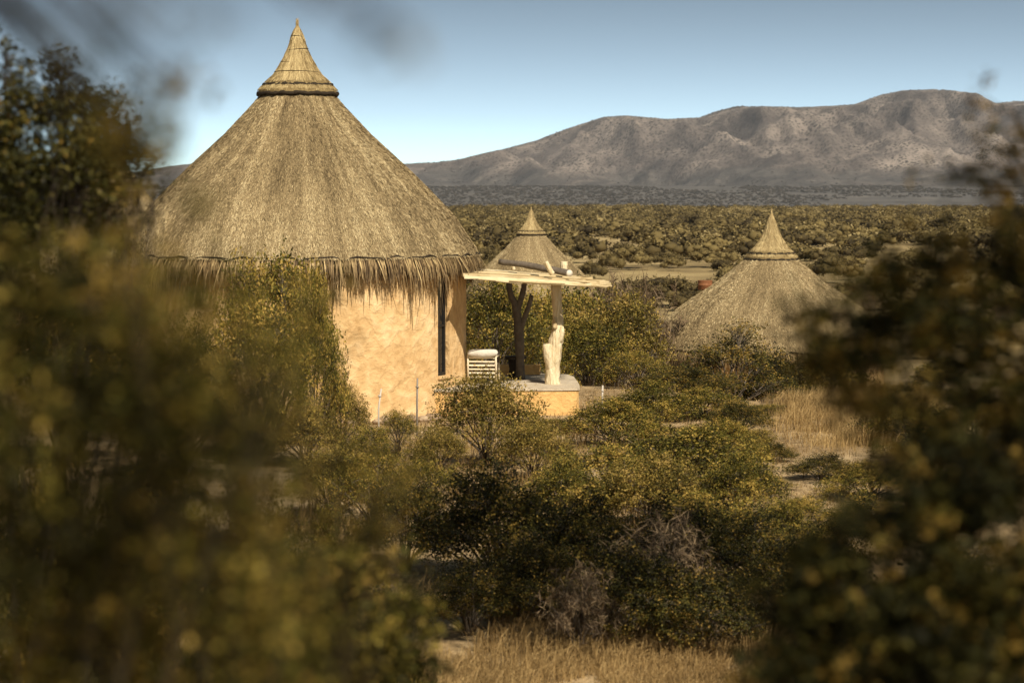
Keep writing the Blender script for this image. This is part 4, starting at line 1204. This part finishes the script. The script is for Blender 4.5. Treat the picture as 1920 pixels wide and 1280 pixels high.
# thin overlapping neighbours with a coarse grid
cell = {}
kx, ky = [], []
for a, b_ in zip(xx, yy):
    c_ = (int(a // 3.8), int(b_ // 4.4))
    if c_ in cell: continue
    cell[c_] = 1; kx.append(a); ky.append(b_)
xx, yy = np.array(kx), np.array(ky)
zz_ = terrain(xx, yy)
ring = []
tries = 0
while len(ring) < 92 and tries < 6000:
    tries += 1
    y = 61 + 125 * rg.random() ** 1.15
    x = (rg.random() - .5) * 2 * (.225 * y + 1)
    if x / y < -.03 and y < 80: continue
    if y < 74 and abs(x / y - rt.location.x / 76) < .058: continue
    if any((x - a) ** 2 + (y - b) ** 2 < 30 for a, b in ((far_hut.location.x, 165), (rt.location.x, 76), (lf.location.x, 78))): continue
    if any((x - a) ** 2 + (y - b) ** 2 < 5.5 for a, b in ring): continue
    ring.append((x, y))
    kd = ('round', 'dark', 'loose', 'gold', 'grey', 'dark', 'grey')[int(rg.integers(0, 7))]
    o = empty('scrub_bush', (x, y, tz(x, y) - .05), 'olive brown scrub bush dotted over the plain behind the huts', 'bush', 'scrub bushes on the plain', rg.random() * 6.28)
    sc = .75 + .6 * rg.random()
    for nm, me in (('foliage', PROTO[kd][0]), ('stems', PROTO[kd][1])):
        c = bpy.data.objects.new(nm, me); col.objects.link(c); c.parent = o
        c.scale = (sc, sc, sc * (.75 + .3 * rg.random()))
k_ = yy > 175
xx, yy, zz_ = xx[k_], yy[k_], zz_[k_]
NS = 200
for k in range(min(NS, len(xx))):
    v_ = k % 4
    c = bpy.data.objects.new('scrub_bush', near_scrub[v_])
    col.objects.link(c)
    sc = .55 + .6 * rg.random()
    c.location = (xx[k], yy[k], zz_[k] - .1); c.rotation_euler = (0, 0, rg.random() * 6.28); c.scale = (sc * 1.05, sc * 1.05, sc * (.8 + .5 * rg.random()))
    tag(c, 'olive brown scrub bush dotted over the plain behind the huts', 'bush', 'scrub bushes on the plain')

# scrub on the far flat and up the slopes of the hills
nf = 16000
fy = 1250 + 3300 * np.sqrt(rg.random(nf)); fx = (rg.random(nf) - .5) * 2 * .235 * fy
kf = fbm(fx / 160, fy / 420, 4, 120) > .39
fx, fy = fx[kf], fy[kf]
ii = rg.integers(0, len(hy) - 1, 110000); jj = rg.integers(0, len(hx) - 1, 110000)
ok = (hy[ii] < RY + 20) & (np.abs(hx[jj]) < .24 * hy[ii]) & (H[ii, jj] > 4) & (rg.random(len(ii)) < np.clip(.10 + 1.5 * (fbm(hx[jj] / 230, hy[ii] / 300, 4, 130) - .42) + 2.2 * (.60 - fine_[ii, jj]) + 1.2 * (.55 - spur[ii, jj]), .04, 1))
ii, jj = ii[ok], jj[ok]
ju, jv = rg.random(len(ii)), rg.random(len(ii))
gx = hx[jj] * (1 - ju) + hx[jj + 1] * ju; gy = hy[ii] * (1 - jv) + hy[ii + 1] * jv
gz = (H[ii, jj] * (1 - ju) + H[ii, jj + 1] * ju) * (1 - jv) + (H[ii + 1, jj] * (1 - ju) + H[ii + 1, jj + 1] * ju) * jv
n_hill = len(gx); n_flat = len(fx)
n_plain = len(xx) - NS
xx = np.concatenate([xx, fx, gx]); yy = np.concatenate([yy, fy, gy]); zz_ = np.concatenate([zz_, terrain(fx, fy), gz])
n_far = len(xx) - NS
sc = .75 + 1.0 * rg.random(n_far) ** 1.6
sc[n_plain:] *= .95
sc[n_plain + n_flat:] *= .75
sc = sc.astype(np.float32)


def scatter(name, label, mat, a, b):
    """one ground cover object: its points carry copies of the four scrub shapes"""
    pm = bpy.data.meshes.new(name + '_points')
    n_ = b - a
    pm.vertices.add(n_)
    pm.vertices.foreach_set('co', np.stack([xx[NS + a:NS + b], yy[NS + a:NS + b], zz_[NS + a:NS + b] - .1], -1).astype(np.float32).ravel())
    for nm, arr in (('sc', sc[a:b]), ('rot', (rg.random(n_) * 6.28).astype(np.float32))):
        pm.attributes.new(nm, 'FLOAT', 'POINT').data.foreach_set('value', arr)
    pm.attributes.new('pick', 'INT', 'POINT').data.foreach_set('value', rg.integers(0, 4, n_).astype(np.int32))
    pcol = bpy.data.collections.new(name + '_shapes')
    for me in far_scrub:
        me = me.copy(); me.materials.clear(); me.materials.append(mat)
        pcol.objects.link(bpy.data.objects.new('scrub_shape', me))
    po = bpy.data.objects.new(name, pm)
    col.objects.link(po)
    tag(po, label, 'scrub', kind='stuff')
    ng = bpy.data.node_groups.new(name, 'GeometryNodeTree')
    ng.interface.new_socket('Geometry', in_out='INPUT', socket_type='NodeSocketGeometry')
    ng.interface.new_socket('Geometry', in_out='OUTPUT', socket_type='NodeSocketGeometry')
    N_, L_ = ng.nodes, ng.links
    gi, go = N_.new('NodeGroupInput'), N_.new('NodeGroupOutput')
    ip = N_.new('GeometryNodeInstanceOnPoints')
    ci = N_.new('GeometryNodeCollectionInfo'); ci.inputs['Collection'].default_value = pcol
    ci.inputs['Separate Children'].default_value = True; ci.inputs['Reset Children'].default_value = True
    def named(nm, ty):
        a_ = N_.new('GeometryNodeInputNamedAttribute'); a_.data_type = ty; a_.inputs['Name'].default_value = nm; return a_.outputs['Attribute']
    cx_ = N_.new('ShaderNodeCombineXYZ'); L_.new(named('rot', 'FLOAT'), cx_.inputs['Z'])
    L_.new(gi.outputs[0], ip.inputs['Points']); L_.new(ci.outputs[0], ip.inputs['Instance'])
    ip.inputs['Pick Instance'].default_value = True
    L_.new(named('pick', 'INT'), ip.inputs['Instance Index']); L_.new(cx_.outputs[0], ip.inputs['Rotation']); L_.new(named('sc', 'FLOAT'), ip.inputs['Scale'])
    L_.new(ip.outputs[0], go.inputs[0])
    po.modifiers.new('scatter', 'NODES').node_group = ng


scatter('plain_scrub', 'endless low olive brown scrub covering the plain behind the huts', M['plain_leaf'], 0, n_plain)
scatter('hill_scrub', 'grey scrub dotting the far flat and the slopes of the hills', M['hill_leaf'], n_plain, n_far)

# ---- dry grass, one object
gm = MB()
rgs = np.random.default_rng(55)


def grass(n, px0, px1, Y0, Y1, h, dens_seed=0, thr=.42, lean=.35, tone=.5, fade=False):
    y = Y0 + (Y1 - Y0) * rgs.random(n); x = (px0 + (px1 - px0) * rgs.random(n) - 960) / FPX * y
    # tufts
    x = x + rgs.normal(0, .03, n); k = fbm(x * 1.6, y * 1.1, 3, 90 + dens_seed) > thr
    if fade:
        u_ = (x / y * FPX + 960 - (px0 + px1) / 2) / ((px1 - px0) / 2); w_ = (y - (Y0 + Y1) / 2) / ((Y1 - Y0) / 2)
        k &= rgs.random(n) > (u_ ** 2 + w_ ** 2) * .95
    x, y = x[k], y[k]; m_ = len(x)
    z = terrain(x, y)
    a = rgs.random(m_) * 6.28; ln = lean * rgs.random(m_) ** 1.3
    H_ = h * (.45 + .8 * rgs.random(m_)) * (.5 + fbm(x * 1.1, y * .9, 2, 95))
    W = .003 + .0035 * rgs.random(m_)
    d = np.stack([np.cos(a), np.sin(a), 0 * a], -1); pz = np.array([0, 0, 1.0])
    p0 = np.stack([x, y, z - .02], -1)
    p1 = p0 + d * (ln * H_ * .3)[:, None] + pz * (H_ * .6)[:, None]
    p2 = p0 + d * (ln * H_ * 1.1)[:, None] + pz * (H_ * (1 - .3 * ln))[:, None]
    s2 = np.stack([-np.sin(a + 1), np.cos(a + 1), 0 * a], -1) * W[:, None]
    v = np.stack([p0 - s2, p0 + s2, p1 + s2 * .8, p1 - s2 * .8, p2 + s2 * .3, p2 - s2 * .3], 1).reshape(-1, 3)
    kk = np.arange(m_)[:, None] * 6
    t_ = np.clip(tone + .5 * (fbm(x * .8, y * .6, 2, 97) - .5) + rgs.normal(0, .18, m_), 0, 1)
    gm.add(v, np.concatenate([kk + np.array([[0, 1, 2, 3]]), kk + np.array([[3, 2, 4, 5]])], 0), None, np.concatenate([t_, t_]), smooth=False)


grass(46000, 560, 1480, 20, 28, .30, 0, .46, 1.7, .62)
grass(46000, 1430, 1780, 42, 57, .36, 1, .40, 1.1, .8, True)
grass(60000, 500, 1950, 19, 60, .13, 7, .50, 1.8, .35)
grass(14000, 560, 1300, 29, 46, .30, 2, .52)
grass(9000, 900, 1900, 60, 90, .5, 3, .45)
tag(gm.build('dry_grass', M['grass']), 'straw coloured dry grass growing between the bushes', 'grass', kind='stuff')

# stones along the foot of the hut wall
for k in range(11):
    a = R(8 + 3.8 * k) + rg.normal() * .01
    rad = 3.9 + .2 * rg.random()
    x, y = HUT[0] + rad * math.sin(a), HUT[1] - rad * math.cos(a)
    mb = MB()
    s3 = .09 + .07 * rg.random()
    vs, U, V_ = [], 9, 12
    for i_ in range(U + 1):
        for j_ in range(V_):
            th, ph = math.pi * i_ / U, 2 * math.pi * j_ / V_
            d = np.array([math.sin(th) * math.cos(ph), math.sin(th) * math.sin(ph), math.cos(th)])
            r_ = s3 * (0.75 + .5 * float(vnoise(d[0] * 1.5 + k * 7, d[1] * 1.5 + d[2] * 2, 3)))
            vs.append(d * r_ * np.array([1.2, 1, .7]))
    mb.add(vs, [[i_ * V_ + j_, i_ * V_ + (j_ + 1) % V_, (i_ + 1) * V_ + (j_ + 1) % V_, (i_ + 1) * V_ + j_] for i_ in range(U) for j_ in range(V_)], None, .3 + .5 * rg.random())
    tag(mb.build('stone', M['rock'], None, (x, y, tz(x, y) + .04)), 'brown stone lying along the foot of the hut wall', 'stone', 'stones at the foot of the wall')

# ---- haze
hz = MB()
hz.box((-4500, -450, -40), (4500, 8700, 300))
m = bpy.data.materials.new('thin_haze'); m.use_nodes = True
n, l = m.node_tree.nodes, m.node_tree.links
n.remove(n['Principled BSDF'])
pv = n.new('ShaderNodeVolumePrincipled')
pv.inputs['Color'].default_value = (0.80, 0.88, 1.0, 1)
pv.inputs['Density'].default_value = 0.000026
l.new(pv.outputs[0], n['Material Output'].inputs['Volume'])
tag(hz.build('haze', m), 'thin bluish haze over the plain and hills', 'haze', kind='stuff')
